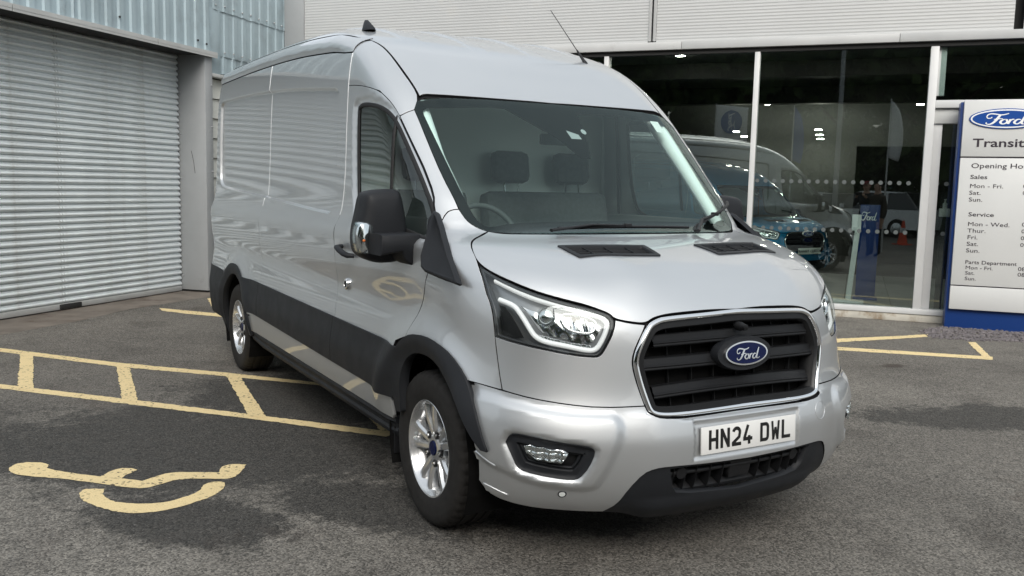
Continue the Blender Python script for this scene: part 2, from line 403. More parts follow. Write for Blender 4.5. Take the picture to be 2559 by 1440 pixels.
def strip(name, chart, path, wid, mat, parent, lift=.0, hgt=.006, closed=True, disp=None, flip=False, both=False, h=.02, prof=None):
    """moulding swept along a path lying on the hull; prof = list of (across, out)"""
    p = resample(np.asarray(path, float), h, closed); n = len(p)
    P, N = surf(chart, p[:, 0], p[:, 1], disp, lift)
    T = (np.roll(P, -1, 0)-np.roll(P, 1, 0)) if closed else np.gradient(P, axis=0)
    T /= np.maximum(np.linalg.norm(T, axis=1, keepdims=True), 1e-9); S = np.cross(T, N); S /= np.maximum(np.linalg.norm(S, axis=1, keepdims=True), 1e-9)
    prof = prof or [(-.5, 0), (-.42, .7), (-.2, 1), (.2, 1), (.42, .7), (.5, 0)]
    V = []; 
    for a, b in prof: V.append(P+S*(a*wid)+N*(b*hgt))
    V = np.vstack(V); F = []
    for k in range(len(prof)-1):
        for i in range(n if closed else n-1):
            j = (i+1) % n; F.append((k*n+i, k*n+j, (k+1)*n+j, (k+1)*n+i))
    def mk(fl):
        W = V.copy()
        if fl: W[:, 0] *= -1
        bm = bmesh.new(); vs = [bm.verts.new(v) for v in W]
        for q in F: bm.faces.new([vs[i] for i in q])
        me = bpy.data.meshes.new(name); bm.normal_update(); bm.to_mesh(me); bm.free(); me.materials.append(mat)
        # outward orientation
        c = np.array([pp.normal for pp in me.polygons]); 
        Nf = np.array([N[(q[0]) % n] for q in F])
        if fl: Nf[:, 0] *= -1
        mid = [i for i, q in enumerate(F) if len(prof)//2-1 == q[0]//n]
        if np.sum(c[mid]*Nf[mid]) < 0: me.flip_normals()
        me.polygons.foreach_set('use_smooth', [True]*len(me.polygons)); me.set_sharp_from_angle(angle=math.radians(60))
        return link(bpy.data.objects.new(name, me), parent)
    o = mk(flip)
    if both: return o, mk(not flip)
    return o
# ------------------------------------------------------------------ ground
def asphalt():
    m, t, b = new_mat('worn_asphalt'); N = t.nodes; L = t.links
    co = N.new('ShaderNodeTexCoord').outputs['Object']
    def nse(sc, det=5, r=.6, dist=0):
        n = N.new('ShaderNodeTexNoise'); n.inputs['Scale'].default_value = sc; n.inputs['Detail'].default_value = det; n.inputs['Roughness'].default_value = r; n.inputs['Distortion'].default_value = dist
        L.new(co, n.inputs['Vector']); return n.outputs['Fac']
    def rng(v, a, c, lo=0., hi=1.):
        r = N.new('ShaderNodeMapRange'); r.inputs['From Min'].default_value = a; r.inputs['From Max'].default_value = c; r.inputs['To Min'].default_value = lo; r.inputs['To Max'].default_value = hi; L.new(v, r.inputs['Value']); return r.outputs[0]
    def mix(f, a, c):
        x = N.new('ShaderNodeMixRGB')
        if isinstance(f, float): x.inputs[0].default_value = f
        else: L.new(f, x.inputs[0])
        for i, q in ((1, a), (2, c)):
            if isinstance(q, tuple): x.inputs[i].default_value = (*q, 1)
            else: L.new(q, x.inputs[i])
        return x.outputs[0]
    def ma(op, a, c):
        x = N.new('ShaderNodeMath'); x.operation = op
        for i, q in ((0, a), (1, c)):
            if isinstance(q, (int, float)): x.inputs[i].default_value = q
            else: L.new(q, x.inputs[i])
        return x.outputs[0]
    def blob(cx, cy, rx, ry, rot):          # 1 at the middle, 0 at the rim of a rotated ellipse
        mp = N.new('ShaderNodeMapping'); mp.vector_type = 'TEXTURE'; mp.inputs['Location'].default_value = (cx, cy, 0); mp.inputs['Rotation'].default_value = (0, 0, rot); mp.inputs['Scale'].default_value = (rx, ry, 1e3)
        L.new(co, mp.inputs['Vector']); ln = N.new('ShaderNodeVectorMath'); ln.operation = 'LENGTH'; L.new(mp.outputs[0], ln.inputs[0]); return ma('SUBTRACT', 1.0, ln.outputs['Value'])
    # relaid dark patches: shapes of their own with ragged rims
    rag = ma('MULTIPLY', ma('SUBTRACT', nse(2.3, 9, .72), .5), 1.7)
    rag = ma('ADD', rag, ma('MULTIPLY', ma('SUBTRACT', nse(17, 5, .75), .5), 1.1))
    p = ma('MAXIMUM', blob(-1.75, 2.75, 1.55, .95, math.radians(-38)), blob(-.75, 3.55, 1.2, .7, math.radians(-48)))
    p = ma('MAXIMUM', p, blob(-1.1, 1.35, .65, .33, math.radians(-50))); p = ma('MAXIMUM', p, blob(3.6, .95, 1.5, .38, math.radians(-30)))
    p = ma('MAXIMUM', p, blob(-1.95, 1.55, .6, .30, math.radians(-50))); p = ma('MAXIMUM', p, blob(-.4, .9, .5, .3, math.radians(-50)))
    patch = rng(ma('ADD', p, rag), -.05, .22)
    broad = rng(nse(.35, 4, .6), .35, .65); fine = nse(9, 6, .7)
    old = mix(broad, (.112, .104, .092), (.178, .166, .146)); old = mix(rng(nse(1.1, 5, .7), .52, .72), old, (.082, .075, .066))
    col = mix(patch, old, (.055, .052, .047))
    # aggregate: pale and dark chips
    vo = N.new('ShaderNodeTexVoronoi'); vo.inputs['Scale'].default_value = 120; L.new(co, vo.inputs['Vector'])
    bw = N.new('ShaderNodeRGBToBW'); L.new(vo.outputs['Color'], bw.inputs[0]); chip = rng(bw.outputs[0], .15, .9, .45, 1.75)
    vo2 = N.new('ShaderNodeTexVoronoi'); vo2.inputs['Scale'].default_value = 46; L.new(co, vo2.inputs['Vector']); bw2 = N.new('ShaderNodeRGBToBW'); L.new(vo2.outputs['Color'], bw2.inputs[0])
    sp = ma('MULTIPLY', rng(bw2.outputs[0], .80, .86), rng(vo2.outputs['Distance'], .35, .2))
    sc = N.new('ShaderNodeVectorMath'); sc.operation = 'SCALE'; L.new(col, sc.inputs[0]); L.new(ma('MULTIPLY', chip, rng(fine, .3, .7, .82, 1.18)), sc.inputs['Scale'])
    col = mix(ma('MULTIPLY', sp, .55), sc.outputs[0], (.20, .19, .18))
    # rusty and oily stains
    col = mix(ma('MULTIPLY', rng(nse(.8, 6, .7, .6), .60, .72), .45), col, (.060, .040, .030))
    st = ma('MAXIMUM', rng(blob(-1.55, 8.75, 1.1, .22, math.radians(44)), 0, .7), rng(blob(4.35, 2.65, .16, .10, 0), 0, .5)); col = mix(ma('MULTIPLY', st, .7), col, (.035, .024, .018))
    L.new(col, b.inputs['Base Color']); L.new(rng(fine, .3, .7, .62, .86), b.inputs['Roughness']); b.inputs['Specular IOR Level'].default_value = .35
    bp = N.new('ShaderNodeBump'); bp.inputs['Strength'].default_value = .55; bp.inputs['Distance'].default_value = .006
    h = ma('ADD', ma('MULTIPLY', vo.outputs['Distance'], -1.0), ma('MULTIPLY', fine, .8)); L.new(h, bp.inputs['Height']); L.new(bp.outputs[0], b.inputs['Normal'])
    return m
def road_paint():
    m, t, b = new_mat('yellow_road_paint'); N = t.nodes; L = t.links
    co = N.new('ShaderNodeTexCoord').outputs['Object']
    n1 = N.new('ShaderNodeTexNoise'); n1.inputs['Scale'].default_value = 14; n1.inputs['Detail'].default_value = 8; n1.inputs['Roughness'].default_value = .72; L.new(co, n1.inputs['Vector'])
    n2 = N.new('ShaderNodeTexNoise'); n2.inputs['Scale'].default_value = 3; n2.inputs['Detail'].default_value = 4; L.new(co, n2.inputs['Vector'])
    v = N.new('ShaderNodeTexVoronoi'); v.inputs['Scale'].default_value = 90; L.new(co, v.inputs['Vector'])
    c1 = N.new('ShaderNodeMixRGB'); c1.inputs[1].default_value = (.84, .67, .36, 1); c1.inputs[2].default_value = (.74, .59, .32, 1); L.new(n2.outputs['Fac'], c1.inputs[0])
    r = N.new('ShaderNodeMapRange'); r.inputs['From Min'].default_value = .59; r.inputs['From Max'].default_value = .70; L.new(n1.outputs['Fac'], r.inputs['Value'])
    v2 = N.new('ShaderNodeTexVoronoi'); v2.inputs['Scale'].default_value = 75; L.new(co, v2.inputs['Vector']); b2 = N.new('ShaderNodeRGBToBW'); L.new(v2.outputs['Color'], b2.inputs[0])
    r2 = N.new('ShaderNodeMapRange'); r2.inputs['From Min'].default_value = .78; r2.inputs['From Max'].default_value = .86; L.new(b2.outputs[0], r2.inputs['Value'])
    n3 = N.new('ShaderNodeMapRange'); n3.inputs['From Min'].default_value = .38; n3.inputs['From Max'].default_value = .62; L.new(n2.outputs['Fac'], n3.inputs['Value'])
    m3 = N.new('ShaderNodeMath'); m3.operation = 'MULTIPLY'; L.new(r2.outputs[0], m3.inputs[0]); L.new(n3.outputs[0], m3.inputs[1]); m4 = N.new('ShaderNodeMath'); m4.operation = 'MAXIMUM'; L.new(m3.outputs[0], m4.inputs[0]); L.new(r.outputs[0], m4.inputs[1])
    c2 = N.new('ShaderNodeMixRGB'); c2.inputs[2].default_value = (.10, .085, .06, 1); L.new(m4.outputs[0], c2.inputs[0]); L.new(c1.outputs[0], c2.inputs[1])
    L.new(c2.outputs[0], b.inputs['Base Color']); b.inputs['Roughness'].default_value = .75
    bp = N.new('ShaderNodeBump'); bp.inputs['Strength'].default_value = .6; bp.inputs['Distance'].default_value = .004; L.new(v.outputs['Distance'], bp.inputs['Height']); L.new(bp.outputs[0], b.inputs['Normal'])
    return m
M_ASPH = asphalt(); M_YEL = road_paint()
g = 160
GRD = tag(mesh_obj('ground', [(-g, -g, 0), (g, -g, 0), (g, g, 0), (-g, g, 0)], [(0, 1, 2, 3)], M_ASPH), kind='structure')
rnd = random.Random(5)
def ground_poly(name, pxs, M, z=.004, jit=.006, step=.035, sm=0):
    P = np.array([on_ground(x, y)[:2] for x, y in pxs]); z = z*.5
    if sm: P = smooth_poly(P, sm, 75)
    P = resample(P, step)
    P = P + np.array([[rnd.gauss(0, jit*.6), rnd.gauss(0, jit*.6)] for _ in P])
    v, f = cdt([dedupe(P)], .30); return mesh_obj(name, [(a, b, z) for a, b in v], f, M, GRD)
ext = lambda a, b, k: (b[0]+(a[0]-b[0])*k, b[1]+(a[1]-b[1])*k)
z7 = lambda L_: [(x/2.4, 840+y/2.4) for x, y in L_]
ground_poly('hatch_line', z7([(-900, -55), (0, 72), (700, 160), (1350, 220), (2010, 290), (2400, 330), (2400, 347), (2010, 306), (1350, 242), (690, 183), (0, 95), (-900, -36)]), M_YEL, .004)
ground_poly('hatch_line', z7([(-900, 172), (0, 290), (730, 375), (1500, 470), (2270, 565), (2390, 560), (2400, 575), (2310, 605), (1500, 497), (730, 405), (0, 315), (-900, 193)]), M_YEL, .004)
for q in ([(122, 90), (200, 100), (200, 330), (105, 318)], [(695, 166), (775, 176), (830, 400), (735, 388)], [(1350, 228), (1435, 236), (1597, 494), (1492, 482)], [(2035, 300), (2110, 312), (2400, 562), (2285, 572)], [(-520, 12), (-450, 22), (-470, 240), (-560, 228)]):
    ground_poly('hatch_bar', z7(q), M_YEL, .008)
ground_poly('wheelchair_figure', z7([(50, 800), (75, 775), (130, 760), (210, 757), (265, 762), (295, 775), (270, 800), (600, 845), (690, 800), (760, 790), (825, 803), (720, 855), (860, 870), (950, 835), (1060, 815), (1310, 820), (1330, 780), (1400, 768), (1475, 772), (1440, 825), (1385, 855), (1330, 860), (1080, 855), (960, 890), (890, 912), (800, 915), (600, 885), (350, 855), (130, 838), (65, 820)]), M_YEL, .004, .004, .03, 2)
ground_poly('wheelchair_wheel', z7([(475, 955), (485, 930), (520, 917), (630, 918), (610, 945), (640, 975), (700, 1000), (850, 1010), (1000, 1000), (1120, 965), (1200, 930), (1215, 900), (1260, 875), (1345, 875), (1350, 900), (1310, 945), (1200, 990), (1060, 1035), (900, 1062), (780, 1065), (640, 1045), (530, 1005), (490, 980)]), M_YEL, .004, .004, .03, 2)
ground_poly('bay_line', [(398, 770), (470, 777), (640, 793), (640, 800), (470, 785), (404, 777)], M_YEL, .004)
ground_poly('bay_line', [(518, 747), (540, 743), (564, 789), (541, 788)], M_YEL, .008)
ground_poly('bay_line', [(1900, 856), (2100, 868), (2480, 892), (2481, 900), (2100, 876), (1900, 864)], M_YEL, .004)
ground_poly('bay_line', [(2418, 856), (2438, 856), (2482, 899), (2460, 896)], M_YEL, .008)
ground_poly('bay_line', [(1980, 850), (2095, 847), (2245, 840), (2318, 836), (2318, 842), (2245, 847), (2095, 856), (1980, 860)], M_YEL, .004, .010)
M_CONC = mat('worn_concrete', (.19, .165, .14), .85, noise=(2.5, .25), stain=(1.2, (.075, .045, .030), .5, .66), bump=(60, .3, .004))
ground_poly('concrete_apron', [(-260, 848), (0, 802), (448, 728), (560, 728), (520, 742), (430, 757), (330, 772), (180, 806), (0, 838), (-260, 898)], M_CONC, .003, .012, .12)

# ------------------------------------------------------------------ roller-shutter building (left)
TA = math.radians(43.0); EA = np.array([math.cos(TA), math.sin(TA), 0]); NA = np.array([math.sin(TA), -math.cos(TA), 0]); PA = on_ground(448, 728)
MA = Matrix(((EA[0], NA[0], 0, PA[0]), (EA[1], NA[1], 0, PA[1]), (0, 0, 1, 0), (0, 0, 0, 1)))      # local (s along wall, d out, z)
def wallA(px, py, d=0.0):
    q = on_plane(px, py, PA+NA*d, NA)-PA; return float(q @ EA), float(q[2])
M_SLAT = mat('shutter_galvanised', (.80, .855, .87), .33, .25, noise=(1.3, .07), stain=(3.5, (.58, .59, .57), .56, .75), rvar=(6, .08))
M_GREYP = mat('grey_painted_steel', (.36, .375, .385), .5, .1, noise=(2, .06), stain=(2.2, (.22, .22, .22), .62, .8))
M_BLUEC = mat('weathered_blue_cladding', (.42, .52, .56), .5, .1, noise=(1.1, .10), stain=(2.6, (.33, .40, .43), .50, .72), rvar=(4, .1))
M_FLASH = mat('pale_flashing', (.56, .57, .56), .45, .2, noise=(3, .08), stain=(4, (.30, .22, .16), .66, .76))
M_BOARD = mat('white_boards', (.70, .71, .66), .6, noise=(2, .05), stain=(2.5, (.50, .50, .45), .55, .75))
M_SCREW = mat('screw_heads', (.42, .44, .45), .4, .6)
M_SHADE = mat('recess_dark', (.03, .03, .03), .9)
DEP = .45; HD = 3.17
BLDA = tag(empty('shutter_building', (0, 0, 0)), 'blue-grey clad industrial unit with big roller shutter at the left', 'building'); BLDA.matrix_world = MA
SHT = empty('roller_shutter', (0, 0, 0), 0, BLDA)
# one slat profile: rounded belly and hooked lip
pit = .0765; prof = [(.0, .0), (.010, .003), (.022, .008), (.031, .015), (.036, .023), (.036, .030), (.032, .039), (.027, .046), (.0245, .0495), (.017, .0505), (.0185, .053), (.0205, .055), (.015, .062), (.008, .069), (.001, .0745), (.0, .0765)]
def slat_mesh():
    s0, s1 = -5.6, .02; V = []; F = []
    for s in (s0, s1):
        for d, z in prof: V.append((s, d, z))
    n = len(prof)
    for i in range(n-1): F.append((i, i+1, n+i+1, n+i))
    me = bpy.data.meshes.new('slat'); me.from_pydata(V, [], F); me.materials.append(M_SLAT); me.update(); me.polygons.foreach_set('use_smooth', [True]*len(me.polygons)); me.set_sharp_from_angle(angle=math.radians(45)); return me
sm = slat_mesh()
for k in range(int(HD/pit)+2):
    o = bpy.data.objects.new('slat', sm); o.location = (0, rnd.gauss(0, .0012), .075+k*pit); o.rotation_euler = (rnd.gauss(0, .012), 0, 0); link(o, SHT)
box('bottom_rail', (-5.6, -.01, .012), (.02, .035, .078), M_FLASH, SHT, .006)
LK = wallA(170, 766)
box('lock_bar', (LK[0]-.16, .03, .018), (LK[0]+.16, .055, .072), M_SHADE, SHT, .006)
# jamb column: wide reveal facing the yard, narrow front
box('jamb_column', (0.03, -.02, .03), (.19, DEP, HD+.02), M_GREYP, BLDA, .004)
JC = BLDA.children[-1] if False else None
for k, z in enumerate((.22, .95, 1.55, 2.15, 2.7)):
    for (s, d, ax) in ((.026, .05, 's'), (.165, DEP+.002, 'd')):
        bm = bmesh.new(); bmesh.ops.create_uvsphere(bm, u_segments=8, v_segments=6, radius=.011); bmesh.ops.translate(bm, vec=(s, d, z+(.1 if ax == 'd' else 0)), verts=bm.verts); bm_obj('screw', bm, M_SCREW, BLDA, True)
tube('scuff_mark', [(.0285, .27, 1.62), (.0285, .25, 1.78), (.0285, .215, 1.92)], .003, M_SHADE, BLDA, 5)
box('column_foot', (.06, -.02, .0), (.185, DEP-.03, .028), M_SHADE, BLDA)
box('drain_block', (.20, .30, .0), (.36, .50, .05), M_FLASH, BLDA, .006)
def corrug(name, s0, s1, z0, z1, d, M, pitch=.20, dep=.020, droop=0.0, parent=BLDA):
    """vertical trapezoidal sheet"""
    V = []; s = s0; pts = []
    while s < s1:
        for a, b in ((0, 0), (.42, 0), (.52, 1), (.88, 1), (.98, 0)): pts.append((s+a*pitch, d+dep*b))
        s += pitch
    pts = [p for p in pts if p[0] <= s1]; n = len(pts)
    for p in pts: V.append((p[0], p[1], z0+droop*(p[0]-s0)+rnd.gauss(0, .003)))
    for p in pts: V.append((p[0], p[1], z1))
    return mesh_obj(name, V, [(i, i+1, n+i+1, n+i) for i in range(n-1)], M, parent)
# lintel flashing and sheets over the shutter
fz0 = wallA(0, 22, DEP)[1]; fz1 = wallA(522, 135, DEP)[1]
sh_z = (fz0+fz1)/2
edges = [-6.2, -5.1, -2.2, .185]
for i, (a, b) in enumerate(zip(edges[:-1], edges[1:])):
    corrug('cladding_sheet', a-.04, b, sh_z+.035, 4.7, DEP-.02+.0035*(i % 2), M_BLUEC)
for a, b in ((-6.2, -3.1), (-3.09, -.95), (-.94, .24)):
    bm = bmesh.new(); add_box(bm, (a, DEP-.05, sh_z+.004), (b, DEP+.055, sh_z+.05)); add_box(bm, (a, DEP+.040, sh_z-.025), (b, DEP+.052, sh_z+.003)); bm_obj('lintel_flashing', bm, M_FLASH, BLDA)
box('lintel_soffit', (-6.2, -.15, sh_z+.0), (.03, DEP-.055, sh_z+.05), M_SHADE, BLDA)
# wall right of the column: upper lapped sheets, white boards below
S_C = wallA(722, 0, DEP-.05)[0]
lap1 = wallA(620, 48, DEP)[1]; lap2 = wallA(600, 150, DEP)[1]; brd = wallA(530, 187, DEP-.1)[1]
corrug('cladding_sheet', .19, S_C, lap1, 4.7, DEP-.05, M_BLUEC, .22, .014)
corrug('cladding_sheet', .44, S_C-.02, lap2, lap1+.15, DEP-.062, M_BLUEC, .215, .014)
corrug('cladding_sheet', .42, S_C-.03, brd+.03, lap2+.15, DEP-.074, M_BLUEC, .215, .014)
box('corner_flashing', (.19, DEP-.09, brd-.02), (.44, DEP-.045, lap1+.02), M_BLUEC, BLDA, .004)
for k in range(11):
    for zz_, s0_ in ((lap1+.07, .33), (lap2+.06, .52)):
        s_ = s0_+k*.205
        if s_ < S_C-.05:
            bm = bmesh.new(); bmesh.ops.create_uvsphere(bm, u_segments=8, v_segments=6, radius=.013); bmesh.ops.translate(bm, vec=(s_, DEP-.03, zz_+rnd.gauss(0, .008)), verts=bm.verts); bm_obj('screw', bm, M_SCREW, BLDA, True)
for s_, z_ in ((-2.85, sh_z+.34), (-.12, sh_z+.16), (.06, sh_z+.14), (-1.55, sh_z+.2), (.03, sh_z+.9)):
    bm = bmesh.new(); bmesh.ops.create_uvsphere(bm, u_segments=8, v_segments=6, radius=.014); bmesh.ops.translate(bm, vec=(s_, DEP+.014, z_), verts=bm.verts); bm_obj('screw', bm, M_SHADE, BLDA, True)
box('drip_rail', (.20, DEP-.16, brd-.035), (S_C, DEP-.02, brd+.01), M_FLASH, BLDA, .005)
zb = brd-.05; k = 0
while zb > .05:
    lo = max(.03, zb-.262); bm = bmesh.new()
    vs = [bm.verts.new(p) for p in ((.20, DEP-.115, lo), (S_C, DEP-.115, lo), (S_C, DEP-.150, zb), (.20, DEP-.150, zb), (.20, DEP-.165, lo), (S_C, DEP-.165, lo), (S_C, DEP-.175, zb), (.20, DEP-.175, zb))]
    for q in ((0, 1, 2, 3), (4, 7, 6, 5), (0, 4, 5, 1), (3, 2, 6, 7), (0, 3, 7, 4), (1, 5, 6, 2)): bm.faces.new([vs[i] for i in q])
    bm_obj('board', bm, M_BOARD, BLDA); zb -= .270
box('jamb_column', (-6.0, -.02, .03), (-5.6, DEP, HD+.02), M_GREYP, BLDA, .004)
box('wall_core', (-6.2, -1.2, 0), (S_C, -.6, 4.7), M_SHADE, BLDA)
box('wall_core', (.05, -.58, 0), (S_C, DEP-.19, 4.7), M_SHADE, BLDA)

# ------------------------------------------------------------------ showroom (right)
TB = math.radians(-50.5); EB = np.array([math.cos(TB), math.sin(TB), 0]); NB = np.array([math.sin(TB), -math.cos(TB), 0]); PB = on_ground(2372, 810)
if NB @ (CAM-PB) < 0: NB = -NB
MB_ = Matrix(((EB[0], NB[0], 0, PB[0]), (EB[1], NB[1], 0, PB[1]), (0, 0, 1, 0), (0, 0, 0, 1)))
def wallB(px, py, d=0.0):
    q = on_plane(px, py, PB+NB*d, NB)-PB; return float(q @ EB), float(q[2])
M_RIB = mat('pale_microrib_cladding', (.495, .505, .505), .45, .15, noise=(.7, .04), stain=(1.4, (.52, .51, .48), .58, .8))
M_FRAME = mat('white_frame', (.60, .61, .61), .4, noise=(3, .04))
M_HEADF = mat('grey_head_flashing', (.46, .47, .47), .45, noise=(2, .06), stain=(1.5, (.36, .36, .35), .58, .75))
M_PANE = glass_mat('showroom_glass', (.80, .86, .84), 1.5, base=.045)
M_PLINTH = mat('stained_plinth', (.52, .50, .44), .8, noise=(4, .12), stain=(3, (.24, .17, .10), .52, .68), bump=(40, .3, .004))
M_TILE = mat('floor_tile_grey', (.20, .21, .205), .30, noise=(2, .08))
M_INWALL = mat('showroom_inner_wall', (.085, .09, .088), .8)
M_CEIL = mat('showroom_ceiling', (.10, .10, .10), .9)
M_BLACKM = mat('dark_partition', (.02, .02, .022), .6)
M_LAMP = mat('lit_downlight', (1, 1, 1), .5, emit=((1, .93, .80), 45.0))
M_BOARDB = mat('display_blue', (.006, .03, .16), .4)
BLDB = tag(empty('showroom', (0, 0, 0)), 'dealership showroom with pale ribbed cladding above tall plate-glass windows', 'building'); BLDB.matrix_world = MB_
top_z_ = (wallB(1500, 137)[1]+wallB(2559, 83)[1])/2; S_L = wallB(722, 0)[0]-.05; S_R = 9.0
zg0 = .13
# microrib panels
jx = wallB(1632, 60)[0]
def microrib(name, s0, s1, z0, z1):
    V = []; pts = []; z = z0; pitch = .040
    while z < z1:
        for a, b in ((0, 0), (.015, .0), (.019, -.003), (.036, -.003)): pts.append((z+a, b))
        z += pitch
    n = len(pts)
    for s in (s0, s1):
        for z, d in pts: V.append((s, d+.03, z))
    return mesh_obj(name, V, [(i, n+i, n+i+1, i+1) for i in range(n-1)], M_RIB, BLDB)
for a, b in ((S_L+.35, jx-.055), (jx+.055, jx+4.2), (jx+4.3, S_R)): microrib('cladding_panel', a, b, top_z_+.084, 6.8)
box('corner_trim', (S_L, -.02, top_z_), (S_L+.348, .05, 6.8), M_GREYP, BLDB, .004)
for a in (jx-.052, jx+.012): box('joint_strip', (a, -.02, top_z_+.10), (a+.04, .042, 6.8), M_RIB, BLDB, .003)
for a, b in ((S_L, jx+.4), (jx+.405, jx+3.0), (jx+3.005, S_R)): box('head_flashing', (a, -.10, top_z_-.02), (b, .085, top_z_+.080), M_HEADF, BLDB, .004)
box('wall_core', (S_L, -.30, top_z_+.02), (S_R, -.12, 6.8), M_SHADE, BLDB)
box('plinth', (S_L, -.16, 0), (S_R, .035, zg0-.035), M_PLINTH, BLDB, .008)
box('sill_frame', (S_L, -.09, zg0-.034), (S_R, .05, zg0+.03), M_FRAME, BLDB, .004)
box('head_shadow_gap', (S_L, -.09, top_z_-.075), (S_R, .03, top_z_-.022), M_SHADE, BLDB)  # near-black strip paints the shadow gap below the head flashing
mull = [wallB(1516, 300)[0]-.02, wallB(1883, 350)[0], wallB(2317, 400)[0]]
m0 = mull[0]; sp_ = mull[2]-mull[1]
ms = [m0-2*sp_, m0-sp_, m0, mull[1], mull[2], mull[2]+2.1, mull[2]+2.1+sp_, mull[2]+2.1+2*sp_]
for i, s in enumerate(ms):
    hw = .032 if i != 4 else .045
    box('mullion', (s-hw, -.10, zg0+.03), (s+hw, .035, top_z_-.075), M_FRAME, BLDB, .004)
def pane(s0, s1, z0, z1, d=-.04):
    o = box('glass_pane', (s0, d-.004, z0), (s1, d+.004, z1), M_PANE, BLDB); return o
for i in range(len(ms)-1):
    if i == 4: continue
    pane(ms[i]+.01, ms[i+1]-.01, zg0+.03, top_z_-.075)
# entrance bay: transom, top light, door leaf
d0 = ms[4]+.045; d1 = ms[5]-.03; tz = wallB(2450, 265)[1]
box('inner_jamb', (d0+.001, -.10, zg0+.03), (d0+.10, -.05, tz-.08), M_FRAME, BLDB, .004); box('inner_jamb', (d0+.001, -.10, tz+.13), (d0+.09, -.05, top_z_-.08), M_FRAME, BLDB, .004)
box('transom', (d0+.001, -.10, tz-.02), (d1, .03, tz+.07), M_FRAME, BLDB, .004); box('door_head', (d0+.001, -.12, tz-.20), (d1, -.02, tz-.022), M_FLASH, BLDB, .004)
pane(d0+.03, d1, tz+.07, top_z_-.075); pane(d0+.10, d1, zg0+.03, tz-.21, -.075)
box('door_stile', (d0+.27, -.13, zg0+.03), (d0+.33, -.082, tz-.21), M_BLACKM, BLDB, .004)
# manifestation dots
DM = mat('frosted_dots', (.10, .115, .115), .7)
bmd = bmesh.new(); bmesh.ops.create_circle(bmd, cap_ends=True, segments=14, radius=.026, matrix=Matrix.Rotation(math.radians(90), 4, 'X')); med = bpy.data.meshes.new('dot'); bmd.to_mesh(med); bmd.free(); med.materials.append(DM)
PN = [o for o in BLDB.children if o.name.startswith('glass_pane')]
for z_, sa, sb in ((wallB(1930, 452)[1], ms[3]+.07, ms[5]), (wallB(1990, 572)[1], ms[3]+.07, ms[5])):
    s_ = sa
    while s_ < sb-.05:
        if abs(s_-ms[4]) > .08:
            o = bpy.data.objects.new('dot', med); o.location = (s_, -.030 if s_ < ms[4] else -.066, z_); link(o, BLDB)
        s_ += .105
# inside: tiles, walls, ceiling, lights
tl = bpy.data.meshes.new('tile'); bmt = bmesh.new(); add_box(bmt, (0, 0, 0), (.592, .592, .012)); bmt.to_mesh(tl); bmt.free(); tl.materials.append(M_TILE)
FLO = box('showroom_floor', (S_L, -11, .0), (S_R, -.165, .06), M_SHADE, BLDB)
for i in range(-3, 12):
    for j in range(0, 9):
        o = bpy.data.objects.new('tile', tl); o.location = (ms[3]-.6+i*.6, -.77-j*.6, .0605); link(o, FLO)
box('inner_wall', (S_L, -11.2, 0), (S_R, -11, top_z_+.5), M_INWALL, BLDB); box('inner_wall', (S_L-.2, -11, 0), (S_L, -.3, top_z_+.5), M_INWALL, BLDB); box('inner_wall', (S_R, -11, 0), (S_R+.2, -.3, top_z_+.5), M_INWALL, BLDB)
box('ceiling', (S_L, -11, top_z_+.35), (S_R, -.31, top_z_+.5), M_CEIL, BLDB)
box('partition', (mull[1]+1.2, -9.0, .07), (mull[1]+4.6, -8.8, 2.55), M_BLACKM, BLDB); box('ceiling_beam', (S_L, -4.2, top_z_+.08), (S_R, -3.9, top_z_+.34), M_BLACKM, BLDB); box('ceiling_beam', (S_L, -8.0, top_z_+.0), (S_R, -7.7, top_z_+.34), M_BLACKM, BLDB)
lv, lf = lathe([(.075, 0), (.075, .012), (.001, .012)], 18, 'z'); 
ML = bpy.data.meshes.new('downlight'); ML.from_pydata(lv, [], lf); ML.materials.append(M_LAMP); ML.update()
for px, py in ((2200, 187), (1918, 262), (2005, 259), (2087, 257), (2175, 253), (2045, 325), (2048, 338), (2050, 348), (1840, 330), (1860, 342), (2300, 262), (1700, 140), (1850, 130), (2050, 120), (2250, 110), (2450, 100), (1900, 40), (2100, 30), (2300, 20)):  # ceiling lights in view, plus unseen ones added to light the interior
    d = ray(px, py); zc = top_z_+.33; q = CAM+d*(zc-CAM[2])/d[2]; r = q-PB; s_, dd = float(r @ EB), float(r @ NB)
    if dd < -10.6: k = (-10.0-(CAM-PB) @ NB)/(d @ NB); q = CAM+d*k; r = q-PB; s_, dd, zc = float(r @ EB), -10.0, float(q[2])
    if dd > -.5: continue
    o = bpy.data.objects.new('downlight', ML); o.location = (s_, dd, zc); link(o, BLDB)
# ------------------------------------------------------------------ van materials
def paint(name, col):
    m, t, b = new_mat(name); N = t.nodes; L = t.links
    b.inputs['Base Color'].default_value = (*col, 1); b.inputs['Metallic'].default_value = .85; b.inputs['Roughness'].default_value = .33
    b.inputs['Coat Weight'].default_value = 1.0; b.inputs['Coat Roughness'].default_value = .02; b.inputs['Coat IOR'].default_value = 1.62
    co = N.new('ShaderNodeTexCoord'); n1 = N.new('ShaderNodeTexNoise'); n1.inputs['Scale'].default_value = 900; n1.inputs['Detail'].default_value = 1
    L.new(co.outputs['Object'], n1.inputs['Vector'])
    r = N.new('ShaderNodeMapRange'); r.inputs['To Min'].default_value = .42; r.inputs['To Max'].default_value = .54; L.new(n1.outputs['Fac'], r.inputs['Value']); L.new(r.outputs[0], b.inputs['Roughness'])
    return m
M_PAINT = paint('silver_paint', (.60, .618, .63))
M_PLAST = mat('black_grained_plastic', (.014, .0155, .0185), .55, spec=.35, bump=(420, .12, .002), rvar=(9, .06))
M_PLASTD = mat('dark_plastic', (.012, .0125, .014), .5, spec=.35, rvar=(14, .08))
